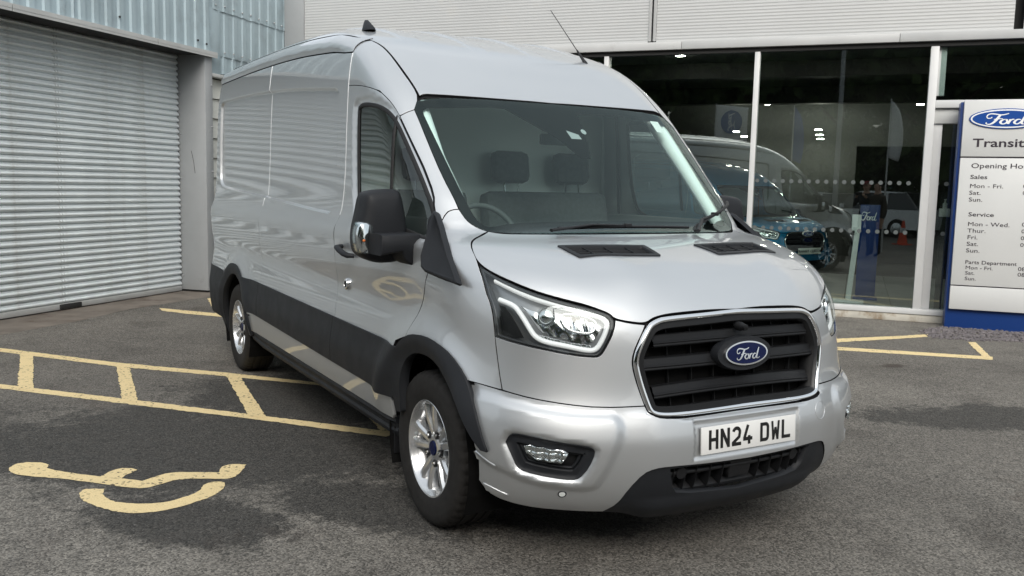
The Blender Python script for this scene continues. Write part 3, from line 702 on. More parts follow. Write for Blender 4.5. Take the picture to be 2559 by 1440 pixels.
M_RUBBER = mat('seal_rubber', (.012, .012, .013), .6)
M_CHROME = mat('chrome', (.82, .83, .84), .06, 1.0)
M_VOID = mat('under_black', (.006, .006, .006), .9, spec=.1)
M_ALLOY = mat('alloy_silver', (.74, .75, .76), .26, .85, coat=.6, coat_r=.05)
M_TYRE = mat('tyre_rubber', (.021, .020, .019), .75, spec=.3, noise=(30, .25), bump=(160, .25, .002))
M_FRIT = mat('black_glass_band', (.004, .004, .0045), .8, spec=.0)
M_WSCR = glass_mat('windscreen_glass', (.86, .98, .945), 1.5, base=.014, gcol=(.84, 1, .97, 1))
M_SIDEG = glass_mat('side_window_glass', (.66, .72, .70), 1.5, base=.04)
M_LENS = glass_mat('lamp_lens', (.93, .95, .95), 1.5, base=.03)
M_WHITE = mat('plate_white', (.80, .80, .78), .35)
M_BLACK = mat('letter_black', (.008, .008, .008), .45)
M_BLUE = mat('badge_blue', (.003, .008, .05), .25, spec=.25)
M_GRILLE = mat('grille_black', (.010, .0105, .0115), .48, spec=.28, rvar=(12, .08))
M_DRL = mat('light_guide_white', (.82, .84, .84), .22, emit=((1, 1, .98), .10))
M_REFL = mat('lamp_reflector', (.75, .77, .78), .14, 1.0)
M_LAMPD = mat('lamp_dark_bezel', (.035, .037, .040), .3)
M_AMBER = mat('amber_bulb', (.75, .20, .05), .3)
M_SEAT = mat('seat_cloth', (.060, .066, .067), .9, noise=(40, .2))
M_DASH = mat('dash_plastic', (.055, .060, .060), .7)
M_TRIM = mat('cabin_trim_grey', (.82, .86, .84), .8)
M_FLOORV = mat('cab_floor', (.02, .02, .02), .9)
M_REDL = mat('tail_lamp_red', (.28, .01, .01), .15, coat=1)

VAN = tag(empty('panel_van', (0, 0, 0)), 'silver high roof panel van parked across the yellow hatched bay markings', 'van')

# ------------------------------------------------------------------ outlines read off the photograph (pixels), laid on the hull
px_seam = [(1193, 658), (1202, 687), (1215, 735), (1225, 757), (1236, 841), (1246, 920), (1255, 975)]          # wing / headlamp / bumper-panel seam
px_hoodgap = [(1220, 579), (1203, 590), (1187, 598), (1178, 608), (1180, 627), (1193, 658)]
px_bumptop = [(1150, 943), (1180, 951), (1255, 975), (1330, 996), (1417, 1011), (1497, 1019), (1611, 1015)]
px_doorfr = [(1069, 682), (1064, 697), (1061, 715), (1056, 752), (1047, 780), (1035, 815), (1029, 841)]
px_archout = [(1029, 841), (1042, 842), (1062, 849), (1090, 872), (1120, 905), (1150, 943)]
px_tri = [(1069, 682), (1141, 710), (1141, 702), (1120, 642), (1098, 562)]
px_apjoint = [(1098, 562), (1115, 531), (1131, 524), (1147, 523)]
px_wsl = [(1147, 523), (1165, 550), (1182, 563), (1198, 571), (1220, 579)]
px_frame = [(1098, 562), (1085, 522), (1085, 484), (1061, 420), (1053, 403), (1023, 341), (999, 290)]
px_apjoint2 = [(999, 290), (1018, 280), (1036, 274)]
px_wsup = [(1036, 274), (1070, 357), (1105, 439), (1147, 523)]
px_doortop = [(999, 290), (985, 266), (971, 248), (949, 227), (919, 217), (893, 213), (870, 214)]
px_bup = [(870, 214), (876, 152), (883, 122), (886, 111)]
px_ditch = [(886, 111), (905, 103), (926, 101), (950, 113), (975, 138), (1003, 175), (1033, 216), (1046, 244)]

ZB = 2.31                                     # door / load-bay joint
# smooth bulges of the side: wheel-arch swellings and the two body creases
def bulge(u, z):
    r1 = np.hypot((u-1.02)/1.04, z-.36); r2 = np.hypot((u-4.773)/1.04, z-.36)
    d = .034*np.exp(-((r1-.50)/.085)**2)*sstep(.30, .5, z) + .026*np.exp(-((r2-.50)/.085)**2)*sstep(.30, .5, z)
    d += -.016*np.exp(-((z-.97)/.10)**2)*sstep(.45, .62, np.minimum(r1, r2))*sstep(.9, 1.5, u)      # hollow above the cladding
    d += .006*np.exp(-((z-1.265)/.05)**2)*sstep(1.2, 2.0, u)
    return d
# load-bay recess
rec = smooth_poly([(5.60, 2.225), (4.0, 2.19), (2.52, 2.085), (2.47, 2.06), (2.45, 2.02), (2.45, 1.42), (2.47, 1.375), (2.53, 1.36), (4.0, 1.425), (5.42, 1.475), (5.55, 1.50), (5.63, 1.57), (5.66, 2.15), (5.65, 2.20)], 2, 80)
RECX = feather(rec, (.020, .009, .004, -.002, -.007, -.013, -.022), .014)
def side_disp(u, z):
    d = bulge(u, z)
    return d - .025*sstep(.008, -.012, sdist(rec, u, z))

GUT = lambda u: 2.262+C_DZ(u)*.97 + .02*sstep(2.3, 2.7, u)                  # gutter height
us = np.linspace(ZB, 5.90, 30)
# rear quarter and centre load panels ------------------------------------------------
def poly_from(lo, hi): return np.vstack([lo, hi[::-1]])
UJ = 4.03
jog = lambda u0: [(u0+.012, 1.00), (u0, 1.22), (u0-.01, 1.30), (u0-.055, 1.42), (u0-.06, 1.6), (u0-.03, 2.0)]
archR = [(4.773+.50*math.cos(a), .36+.50*math.sin(a)) for a in np.linspace(math.radians(148), math.radians(25), 22)]
def sidepanels(flip):
    top = lambda a, b: [(u, float(GUT(u))) for u in np.linspace(a, b, 14)]
    B = [(ZB, .53), (ZB, 1.28), (ZB-.03, 1.40), (ZB-.035, 1.6), (ZB-.02, 2.0), (ZB, float(GUT(ZB)))]
    J = [(UJ, .53), (UJ, 1.25), (UJ-.02, 1.40), (UJ-.02, 2.2), (UJ, float(GUT(UJ)))]
    mid = np.array(B + top(ZB+.02, UJ-.02) + J[::-1])
    panel('load_side_panel', ch_S, [mid], M_PAINT, VAN, h=.028, disp=side_disp, flip=flip, lip=.010, gap=.0032, extra=RECX)
    rear = np.array([(UJ, .53)] + J[1:] + top(UJ+.02, 5.90) + [(5.925, 2.2), (5.94, 1.9), (5.95, 1.4), (5.95, .78), (5.28, .74)] + [p for p in archR[::-1] if p[0] < 5.24][0:0]
                    + [(5.236, .55)] + [(4.773+.50*math.cos(a), .36+.50*math.sin(a)) for a in np.linspace(math.radians(22), math.radians(158), 24)] + [(4.28, .53)])
    panel('rear_quarter_panel', ch_S, [rear], M_PAINT, VAN, h=.028, disp=side_disp, flip=flip, lip=.010, gap=.0032, extra=RECX)
for fl in (False, True):
    sidepanels(fl)
# cant rails above the gutter
def rail(a, b, flip):
    lo = [(u, float(GUT(u))+.002) for u in np.linspace(a, b, 16)]; hi = [(u, float(GUT(u))+.088+.020*float(sstep(2.3, 2.8, u))) for u in np.linspace(a, b, 16)]
    rd = lambda u, z: (.003+.013*sstep(2.31, 2.75, u))*sstep(0, .035, z-GUT(u))*sstep(.13, .06, z-GUT(u))+.002
    panel('roof_rail', ch_S, [poly_from(np.array(lo), np.array(hi))], M_PAINT, VAN, h=.018, disp=rd, flip=flip, lip=.012)
for fl in (False, True):
    rail(ZB, UJ, fl); rail(UJ, 5.90, fl)

M_EDGE_HL = mat('edge_highlight', (.80, .82, .83), .4, .2)  # pale strips paint the bright glint along the panel joints
for fl in (False, True):
    for u0, k0 in ((ZB, 1.0), (UJ, .6)):
        zz_ = np.linspace(1.36, float(GUT(u0))-.004, 30); path = np.stack([u0-.033*k0*sstep(1.28, 1.42, zz_)*sstep(2.2, 1.7, zz_)+0*zz_, zz_], -1)
        if k0 == 1: path[:, 0] = np.interp(zz_, [1.28, 1.40, 1.6, 2.0, float(GUT(ZB))], [ZB, ZB-.03, ZB-.035, ZB-.02, ZB])
        else: path[:, 0] = np.interp(zz_, [1.25, 1.40, 2.2, float(GUT(UJ))], [UJ, UJ-.02, UJ-.02, UJ])
        strip('joint_highlight', ch_S, path, .0075, M_EDGE_HL, VAN, disp=side_disp, lift=-.002, hgt=.0042, closed=False, flip=fl)
# front wing -------------------------------------------------------------------------
fend_px = px_hoodgap[::-1][0:1]
wing_px = px_hoodgap + px_seam[1:] + px_bumptop[:3][::-1][1:] + px_archout[::-1][1:] + px_doorfr[::-1][1:] + px_tri[1:] + px_apjoint[1:] + px_wsl[1:-1]
wing = smooth_poly(trace(ch_C, wing_px), 2, 32)
def c_bulge(a, b):
    P = ch_C(a, b); return bulge(P[..., 1], P[..., 2])
for fl in (False, True): panel('front_wing', ch_C, [wing], M_PAINT, VAN, h=.022, disp=c_bulge, flip=fl)
# A-pillar and roof-side cap ----------------------------------------------------------
ap_px = px_apjoint + px_wsup[::-1][1:] + px_apjoint2[::-1][1:] + px_frame[::-1][1:-1]
ap = smooth_poly(trace(ch_C, ap_px), 1, 30)
for fl in (False, True): panel('a_pillar', ch_C, [ap], M_PAINT, VAN, h=.02, flip=fl)
cap_px = px_bup + px_ditch[1:] + [(1036, 274)] + px_apjoint2[::-1][1:] + px_doortop[1:-1]
cap_l = smooth_poly(trace(ch_C, cap_px), 1, 30)
for fl in (False, True): panel('roof_side_cap', ch_C, [cap_l], M_PAINT, VAN, h=.02, flip=fl)
# roof ---------------------------------------------------------------------------------
d3 = trace(ch_T, [(1048, 240), (1035, 216), (1006, 175), (978, 138), (953, 113), (929, 101)])
hdr = [(0., 1.627)] + [(-x, float(front_u(x, 1.992)+.006)) for x in (.1, .2, .3, .4, .5, .6, .68, .74)]
dl = [(x, y) for x, y in d3]
roof_half = np.array(hdr + dl[:] + [(-.825, 2.50), (-.815, 3.4), (-.81, 4.4), (-.80, 5.4), (-.78, 5.80), (-.60, 5.88), (-.3, 5.90), (0, 5.905)])
rib_y = [(-.56, 2.10, 5.6), (-.19, 2.02, 5.6), (.19, 2.02, 5.6), (.56, 2.10, 5.6)]
ribx = [np.stack([np.full(100, rx+o), np.linspace(1.95, 5.75, 100)], -1) for rx, _, _ in rib_y for o in (-.072, -.062, -.054, -.046, -.036, .036, .046, .054, .062, .072)]
def roof_disp(x, u):
    d = 0*x
    for rx, a, b in rib_y:
        xx = rx*(1+.0*u); w_ = sstep(a, a+.5, u)*sstep(b+.1, b, u)
        d = d+.009*w_*(np.exp(-((np.abs(x-xx)-.05)/.016)**2)*.0 + sstep(.062, .045, np.abs(x-xx)))
    return d
panel('roof', ch_T, [mirror_join(smooth_poly(roof_half, 1, 30, False))], M_PAINT, VAN, h=.035, disp=roof_disp, gap=.004, extra=ribx)
# bonnet -------------------------------------------------------------------------------
hood_px = px_hoodgap + [(1238, 689), (1316, 724), (1394, 748), (1492, 773), (1523, 785), (1537, 800), (1574, 808), (1613, 812), (1633, 796), (1660, 788), (1720, 781), (1783, 775)]
hb = [(-x, float(front_u(x, 1.3275))) for x in (0, .15, .3, .45, .58, .68)]
hp = trace(ch_T, hood_px)
hood_half = np.vstack([np.array(hb), hp, [(0, float(C_U(1.056)))]])
vent_px = [(1396, 617), (1608, 616), (1648, 640), (1449, 646)]
vent = trace(ch_T, vent_px)
def hood_disp(x, u):
    ax = np.abs(x)
    # raised outer shoulders and central plateau running to the grille
    e = .30+.30*sstep(.25, .95, u); d = .012*np.exp(-((ax-e-.10)/.11)**2)*sstep(.16, .32, u)*sstep(.56, .40, u)
    return d
vent_r = vent.copy()[::-1]; vent_r[:, 0] *= -1
HOOD = panel('bonnet', ch_T, [mirror_join(smooth_poly(hood_half, 2, 34, False)), vent, vent_r], M_PAINT, VAN, h=.020, disp=hood_disp, lip=.02, skirt=.004)
for sg in (1, -1):
    v = vent.copy(); v[:, 0] *= sg; v = v if area2(v) > 0 else v[::-1]
    v2 = smooth_poly(resample(offset_poly(v, .005), .02), 2, 200)
    fr = panel('bonnet_vent', ch_T, [v2, offset_poly(v, -.016)], M_PLAST, HOOD, h=.02, disp=hood_disp, lift=.006, gap=0, lip=.020, skirt=0)
    panel('vent_base', ch_T, [offset_poly(v, -.010)], M_VOID, fr, h=.03, disp=hood_disp, lift=-.026, gap=0, lip=.001, skirt=0)
    o_ = v[np.argmin(v[:, 0]+v[:, 1]*.0)]
    vv = vent.copy()
    lerp = lambda a, b, t: a+(b-a)*t
    for k in range(1, 6):
        t = k/6; p = lerp(vv[0], vv[3], t); q = lerp(vv[1], vv[2], t); path = np.array([lerp(p, q, s_) for s_ in (.03, .35, .65, .97)]); path[:, 0] *= sg
        strip('slat', ch_T, path, .009, M_PLASTD, fr, disp=hood_disp, lift=-.012, hgt=.007, closed=False, h=.05)
    for k in range(1, 4):
        t = k/4; p = lerp(vv[0], vv[1], t); q = lerp(vv[3], vv[2], t); path = np.array([lerp(p, q, s_) for s_ in (.06, .5, .94)]); path[:, 0] *= sg
        strip('slat', ch_T, path, .005, M_PLAST, fr, disp=hood_disp, lift=-.010, hgt=.009, closed=False, h=.05)

# door -----------------------------------------------------------------------------------
win_px = [(887, 300), (889, 268), (897, 259), (915, 258), (940, 262), (966, 275), (986, 298), (1010, 349), (1053, 446), (1083, 519), (1064, 590), (1000, 573), (940, 556), (905, 544), (893, 532), (887, 512), (886, 420)]
door_px = px_doortop[::-1] + px_frame[::-1][1:] + [(1098, 562), (1084, 620), (1069, 682)] + px_doorfr[1:]
door_t = trace(ch_S, door_px)
door_l = np.vstack([[(ZB, .53), (ZB, 1.28), (ZB-.03, 1.40), (ZB-.035, 1.6), (ZB-.02, 1.95)], door_t, [(1.33, .80), (1.37, .70), (1.40, .53)]])
win = smooth_poly(trace(ch_S, win_px), 2, 60)
def door_disp(u, z):
    d = bulge(u, z); s_ = sdist(win, u, z)
    return d - .018*sstep(.05, .008, s_)
for fl in (False, True):
    D = panel('cab_door', ch_S, [smooth_poly(door_l, 1, 30), win], M_PAINT, VAN, h=.022, disp=door_disp, flip=fl)
    strip('window_seal', ch_S, offset_poly(win, -.004), .026, M_RUBBER, D, disp=door_disp, lift=-.004, hgt=.007, flip=fl)
    panel('window_glass', ch_S, [offset_poly(win, -.006)], M_SIDEG, D, h=.06, lift=-.024, gap=0, lip=.002, skirt=0, flip=fl)
    cm = trace(ch_S, [(977, 270), (972, 480)]); strip('window_divider', ch_S, np.array([(1.655, 1.90), (1.62, 1.42)]), .022, M_RUBBER, D, lift=-.024, hgt=.01, closed=False, flip=fl)
    # handle with bowl and key lock
    hc = trace(ch_S, [(872, 628)])[0]
    bowl = np.array([(hc[0]+.052*math.cos(a), hc[1]+.045*math.sin(a)) for a in np.linspace(0, 2*math.pi, 24, endpoint=False)])
    panel('handle_bowl', ch_S, [bowl], M_PAINT, D, h=.012, disp=lambda u, z: bulge(u, z)-.022*sstep(.05, .0, np.hypot(u-hc[0], z-hc[1])), lift=.0015, gap=0, lip=.002, skirt=0, flip=fl)
    hx = float(side_x(hc[0], hc[1])); sx = 1 if fl else -1
    pts = [(sx*(hx+.006), hc[0]+.10, hc[1]+.02), (sx*(hx+.038), hc[0]+.085, hc[1]+.016), (sx*(hx+.046), hc[0]+.03, hc[1]+.006), (sx*(hx+.046), hc[0]-.05, hc[1]-.010), (sx*(hx+.036), hc[0]-.085, hc[1]-.016), (sx*(hx+.004), hc[0]-.095, hc[1]-.018)]
    tube('door_handle', pts, [.016, .019, .018, .018, .017, .014], M_PLAST, D, 10, .8)
    lc = trace(ch_S, [(864, 710)])[0]; lx = float(side_x(lc[0], lc[1])+bulge(lc[0], lc[1]))
    V, F = lathe([(.033, 0), (.033, .010), (.028, .018), (.020, .019), (.018, .014), (.001, .014)], 20)
    o = mesh_obj('lock_ring', V, F, M_CHROME, D, True, 40); o.location = (sx*lx, lc[0], lc[1]); o.scale = (sx, 1, 1)
    V, F = lathe([(.018, .0145), (.016, .019), (.001, .019)], 16)
    o = mesh_obj('lock_barrel', V, F, M_PLASTD, D, True, 40); o.location = (sx*lx, lc[0], lc[1]); o.scale = (sx, 1, 1)

# lower cladding, sill strip, step, arch flares ------------------------------------------
CT = lambda u: .775 + .006*(u-1.4)           # cladding top
CB = lambda u: .515 + .012*(u-1.4)           # cladding bottom
clad_disp = lambda u, z: bulge(u, z)*.0+.012
for fl in (False, True):
    for a, b, a2, b2 in ((1.36, ZB-.003, 1.25, ZB-.003), (ZB+.003, UJ-.003, ZB+.003, UJ-.003), (UJ+.003, 4.36, UJ+.003, 4.51)):
        lp = poly_from(np.array([(u, CB(u)) for u in np.linspace(a, b, 8)]), np.array([(u, CT(u)) for u in np.linspace(a2, b2, 8)]))
        panel('side_cladding', ch_S, [lp], M_PLAST, VAN, h=.03, disp=lambda u, z: .012+np.maximum(bulge(u, z), 0), flip=fl, lip=.02, gap=.001, skirt=0)
    lp = poly_from(np.array([(u, .405) for u in np.linspace(1.40, 4.36, 12)]), np.array([(u, CB(u)-.004) for u in np.linspace(1.40, 4.38, 12)]))
    panel('sill_strip', ch_S, [lp], M_PAINT, VAN, h=.03, disp=lambda u, z: .004+.35*np.maximum(bulge(u, z), 0), flip=fl, lip=.02, gap=.001, skirt=0)
    # black step moulding below the sill
    sx = 1 if fl else -1
    prof = [(.985, .412), (1.004, .400), (1.006, .385), (.992, .372), (.988, .350), (.994, .335), (.985, .312), (.955, .29), (.90, .285), (.90, .41)]
    V = []; F = []; uu = [1.40, 1.46, 2.2, 3.2, 4.0, 4.30, 4.38]
    for u in uu:
        k = 1 if 1.43 < u < 4.32 else .985
        for w_, z_ in prof: V.append((sx*w_*k, u, z_+(.0 if u < 4.3 else .02)))
    n = len(prof)
    for i in range(len(uu)-1):
        for j in range(n): F.append((i*n+j, i*n+(j+1) % n, (i+1)*n+(j+1) % n, (i+1)*n+j))
    F += [tuple(range(n)), tuple((len(uu)-1)*n+j for j in range(n))]
    bm = bmesh.new(); vs = [bm.verts.new(v) for v in V]
    for f_ in F: bm.faces.new([vs[i] for i in f_])
    bm_obj('sill_step', bm, M_PLAST, VAN, True, 30)
# front arch flare
fo = trace(ch_C, px_archout + [(1165, 985), (1183, 1050), (1198, 1118)], .02)
def ring_pts(cu, cz, ru, rz, a0, a1, n=26): return [(cu+ru*math.cos(a), cz+rz*math.sin(a)) for a in np.linspace(math.radians(a0), math.radians(a1), n)]
def flare(name, outer, inner, fl, lift=.014, M=M_PLAST):
    lp = np.vstack([np.array(outer), np.array(inner)[::-1]])
    return panel(name, ch_S, [lp], M, VAN, h=.018, disp=lambda u, z: bulge(u, z), lift=lift, flip=fl, gap=0, lip=.05, skirt=0, edge_h=.02)
fo_px = [(1202, 1128), (1181, 1055), (1162, 980), (1148, 938), (1118, 890), (1088, 862), (1058, 845), (1029, 841), (1010, 852), (995, 870), (983, 891), (975, 924), (970, 961), (973, 1000), (979, 1030)]
fi_px = [(1196, 1122), (1163, 1062), (1140, 1008), (1105, 931), (1095, 916), (1076, 897), (1050, 885), (1030, 884), (1019, 889), (1005, 901), (992, 927), (986, 957), (987, 998), (989, 1030)]
FO = smooth_poly(trace(ch_S, fo_px, .040), 1, 80, False); FI = smooth_poly(trace(ch_S, fi_px, .040), 1, 80, False)
FO = np.array([1.02, .36])+(FO-np.array([1.02, .36]))*1.022
for fl in (False, True):
    flare('front_arch_flare', FO, FI, fl, .017)
    flare('rear_arch_flare', ring_pts(4.773, .36, .515, .515, -14, 180), ring_pts(4.773, .36, .42, .43, -14, 180), fl, .012)
    for c in (1.023, 4.773):                                     # wheel-house liners
        V = []; F = []; sx = 1 if fl else -1
        aa = np.linspace(math.radians(-25), math.radians(205), 20)
        for x_ in (1.0, .55):
            for a in aa: V.append((sx*x_, c+.435*math.cos(a), .36+.44*math.sin(a)))
        n = len(aa)
        for i in range(n-1): F.append((i, i+1, n+i+1, n+i))
        F.append(tuple(range(n, 2*n))); mesh_obj('arch_liner', V, F, M_VOID, VAN)
# ------------------------------------------------------------------ headlamps and front panel
hl_px = [(1196, 662), (1238, 689), (1316, 724), (1394, 748), (1492, 773), (1523, 785), (1536, 801), (1536, 817), (1527, 845), (1506, 884), (1496, 892), (1482, 894), (1433, 889), (1355, 874), (1277, 855), (1236, 841), (1225, 757), (1215, 735), (1202, 687)]
hl = smooth_poly(trace(ch_C, hl_px), 1, 34)
fp_px = [(1236, 841), (1277, 855), (1355, 874), (1433, 889), (1482, 894), (1496, 892), (1506, 884), (1527, 845), (1536, 817), (1537, 800), (1574, 808), (1613, 812), (1589, 865), (1579, 900), (1583, 931), (1612, 1015)] + px_bumptop[::-1][1:5] + [(1246, 920)]
fp = smooth_poly(trace(ch_C, fp_px), 1, 34)
def fp_disp(a, b): return -.008*sstep(.0, .05, -dist_poly(hl, np.stack([np.ravel(a), np.ravel(b)], -1)).reshape(np.shape(a))+.05)
for fl in (False, True): panel('front_panel', ch_C, [fp], M_PAINT, VAN, h=.018, flip=fl)
M_LAMPG = mat('lamp_grey_bezel', (.30, .31, .32), .28, .6)
def at_hl(px, lift):
    q = trace(ch_C, [px])[0]; P, N = surf(ch_C, q[:1]*1.0, q[1:]*1.0, None, lift); return P[0], N[0]
def ball(name, P, r, M, parent, fl, n=(20, 12), sq=(1, 1, 1)):
    bm = bmesh.new(); bmesh.ops.create_uvsphere(bm, u_segments=n[0], v_segments=n[1], radius=r)
    bmesh.ops.scale(bm, vec=sq, verts=bm.verts)
    x = P[0]*(-1 if fl else 1); bmesh.ops.translate(bm, vec=(x, P[1], P[2]), verts=bm.verts); return bm_obj(name, bm, M, parent, True, 60)
# guide strip follows the lamp outline, inset
guide_px = [(1232, 694), (1316, 735), (1394, 758), (1492, 783), (1510, 790), (1522, 806), (1520, 820), (1508, 852), (1493, 876), (1470, 879), (1420, 868), (1360, 857), (1336, 846), (1322, 830), (1290, 775), (1276, 758), (1240, 745)]
guide = trace(ch_C, guide_px)
for fl in (False, True):
    H_ = empty('headlamp', (0, 0, 0), 0, VAN)
    panel('lamp_lens', ch_C, [hl], M_LENS, H_, h=.03, lift=-.002, gap=.003, lip=.004, skirt=0, flip=fl)
    panel('lamp_housing', ch_C, [offset_poly(hl, -.001)], M_LAMPG, H_, h=.03, lift=-.062, gap=0, lip=-.058, skirt=0, flip=fl)
    strip('light_guide', ch_C, smooth_poly(guide, 2, 60, False), .020, M_DRL, H_, lift=-.030, hgt=.014, closed=False, flip=fl)
    strip('lamp_bezel', ch_C, offset_poly(hl, -.007), .010, M_LAMPD, H_, lift=-.016, hgt=.008, flip=fl)
    inner_px = [(1236, 712), (1262, 735), (1240, 738)]
    sil_px = [(1284, 752), (1316, 765), (1380, 780), (1440, 790), (1500, 808), (1506, 826), (1480, 864), (1440, 862), (1400, 846), (1352, 838), (1330, 815), (1306, 775)]
    panel('reflector_plate', ch_C, [smooth_poly(trace(ch_C, sil_px), 1, 60)], M_REFL, H_, h=.02, lift=-.060, gap=0, lip=.004, skirt=0, flip=fl, disp=lambda a, b: .003*np.sin(a*90)*np.cos(b*60))
    P, N = at_hl((1360, 785), -.045); ball('projector', P, .040, M_LENS, H_, fl)
    P2, _ = at_hl((1360, 785), -.052); ball('projector_core', P2, .036, M_REFL, H_, fl)
    fpx = [(1401, 778), (1440, 778), (1480, 790), (1494, 802), (1490, 822), (1478, 833), (1440, 830), (1412, 818), (1402, 800)]
    fb = smooth_poly(trace(ch_C, fpx), 2, 90)
    strip('main_beam_bezel', ch_C, fb, .012, M_REFL, H_, lift=-.040, hgt=.012, flip=fl)
    panel('main_beam_reflector', ch_C, [fb], M_REFL, H_, h=.008, lift=-.045, gap=0, lip=.004, skirt=0, flip=fl, disp=lambda a, b: -.02*sstep(.03, .0, np.abs(a-fb[:, 0].mean()))+.0015*np.sin(a*160))
    tl = trace(ch_C, [(1338, 838), (1420, 858), (1482, 866), (1474, 876), (1420, 870), (1356, 855)])
    panel('turn_lens', ch_C, [tl], M_REFL, H_, h=.006, lift=-.036, gap=0, lip=.004, skirt=0, flip=fl, disp=lambda a, b: .004*np.abs(np.sin(a*260)))
    ds = trace(ch_C, [(1239, 760), (1252, 764), (1270, 790), (1300, 846), (1270, 846), (1244, 836)])
    panel('side_reflector', ch_C, [ds], M_PLASTD, H_, h=.02, lift=-.030, gap=0, lip=.004, skirt=0, flip=fl)

# ------------------------------------------------------------------ bumper
btm_px = [(1662, 1163), (1632, 1168), (1605, 1181), (1570, 1220), (1542, 1257), (1505, 1277)]
gb_px = [(1611, 1015), (1618, 1030), (1628, 1040), (1649, 1047), (1693, 1046), (1760, 1037), (1827, 1027)]
bt = trace(ch_C, px_bumptop); gb = trace(ch_C, gb_px); bb = trace(ch_C, btm_px)
bl = [(-RAD*1.02, .27), (-RAD*1.2, .285), (-1.33, .315), (-1.46, .36)]
arch_c = trace(ch_C, [(1162, 985), (1181, 1055), (1197, 1120)])
bl_px = trace(ch_C, [(1198, 1198), (1211, 1217), (1233, 1238), (1305, 1262), (1405, 1273)])
zb_mid = 0.462
bump_half = np.vstack([gb[::-1][:0], [(0, float(gb[-1, 1]))], gb[::-1], bt[::-1][1:], arch_c, bl_px, bb[::-1], [(-.25, zb_mid), (0, zb_mid-.004)]])
BUMP_HALF = bump_half
bump_l = mirror_join(smooth_poly(bump_half, 1, 34, False))
fog_px = [(1273, 1090), (1285, 1084), (1330, 1093), (1400, 1108), (1465, 1117), (1480, 1122), (1486, 1130), (1470, 1168), (1448, 1193), (1430, 1198), (1380, 1192), (1310, 1176), (1294, 1166), (1282, 1140), (1266, 1104)]
fog = smooth_poly(trace(ch_C, fog_px), 1, 50)
pod_px = [(1180, 975), (1260, 1000), (1400, 1035), (1500, 1040), (1540, 1040), (1556, 1072), (1545, 1110), (1500, 1205), (1480, 1220), (1440, 1222), (1330, 1205), (1270, 1180), (1215, 1150), (1165, 1080)]
pod = smooth_poly(trace(ch_C, pod_px), 2, 200)
plate_c = np.array([0.0, .042, .556])
def bump_disp(a, b):
    aa = -np.abs(a)
    d = .016*sstep(.020, -.026, sdist(pod, aa, b))
    d = d - .030*sstep(.020, -.012, sdist(fog, aa, b))
    P = ch_C(a, b); 
    d = d - .010*sstep(.006, -.008, np.maximum(np.abs(P[..., 0])-.285, np.abs(b-.556)-.075))         # plate recess
    d = d + .016*sstep(.652, .638, b - .03*sstep(.30, .50, np.abs(P[..., 0])))*sstep(.60, .42, np.abs(P[..., 0]))
    z0 = .50 - .10*sstep(.6, 1.0, np.abs(a))
    return d
fog_m = fog.copy()[::-1]; fog_m[:, 0] *= -1
BMP = panel('front_bumper', ch_C, [bump_l, offset_poly(fog, -.004), offset_poly(fog_m, -.004)], M_PAINT, VAN, h=.013, disp=bump_disp, lift=.004, gap=.003)
# side fins of the bumper in front of the tyre
for fl in (False, True):
    fin = trace(ch_C, [(1176, 1120), (1195, 1126), (1246, 1160), (1225, 1152), (1180, 1132)])
    panel('bumper_fin', ch_C, [trace(ch_C, [(1190, 1126), (1202, 1131), (1246, 1161), (1236, 1163), (1196, 1144)])], M_PAINT, BMP, h=.01, disp=bump_disp, lift=.010, gap=0, lip=.012, skirt=0, flip=fl)
    panel('bumper_fin', ch_C, [trace(ch_C, [(1210, 1205), (1228, 1214), (1272, 1235), (1252, 1236), (1218, 1222)])], M_PAINT, BMP, h=.01, disp=bump_disp, lift=.009, gap=0, lip=.012, skirt=0, flip=fl)
    sn = trace(ch_C, [(1405, 1233)])[0]
    circ = lambda r, c: np.array([(c[0]+r*math.cos(t), c[1]+r*math.sin(t)) for t in np.linspace(0, 2*math.pi, 20, endpoint=False)])
    strip('sensor_ring', ch_C, circ(.0125, sn), .006, M_LAMPD, BMP, disp=bump_disp, lift=.004, hgt=.003, flip=fl, h=.01)
    panel('parking_sensor', ch_C, [circ(.010, sn)], M_TRIM, BMP, h=.02, disp=bump_disp, lift=.007, gap=0, lip=.004, skirt=0, flip=fl)
    # fog lamp: dark bezel, stepped frame, lamp
    fb_ = panel('fog_bezel', ch_C, [offset_poly(fog, -.001), offset_poly(fog, -.030)], M_PLAST, BMP, h=.015, disp=bump_disp, lift=.012, gap=0, lip=.03, skirt=0, flip=fl)
    panel('fog_well', ch_C, [offset_poly(fog, -.022)], M_PLASTD, fb_, h=.03, disp=bump_disp, lift=-.022, gap=0, lip=-.02, skirt=0, flip=fl)
    strip('fog_frame', ch_C, offset_poly(fog, -.038), .012, M_PLAST, fb_, disp=bump_disp, lift=-.008, hgt=.008, flip=fl)
    fl_px = [(1313, 1113), (1330, 1112), (1420, 1132), (1416, 1142), (1402, 1156), (1330, 1143), (1320, 1130)]
    flp = smooth_poly(trace(ch_C, fl_px), 1, 60)
    panel('fog_reflector', ch_C, [flp], M_REFL, fb_, h=.008, lift=.004, disp=lambda a, b: .006*np.sin(a*150)+.005*np.abs(np.sin(b*130)), gap=0, lip=.015, skirt=0, flip=fl)
    panel('fog_lens', ch_C, [offset_poly(flp, .002)], M_LENS, fb_, h=.03, lift=.016, gap=0, lip=.01, skirt=0, flip=fl)
tw = circ(.036, (trace(ch_C, [(2087, 1071)])[0] if False else np.array([.40*1.0+.085, .60])))
strip('tow_cover_edge', ch_C, tw, .004, M_PAINT, BMP, disp=bump_disp, lift=.003, hgt=.002, h=.01)
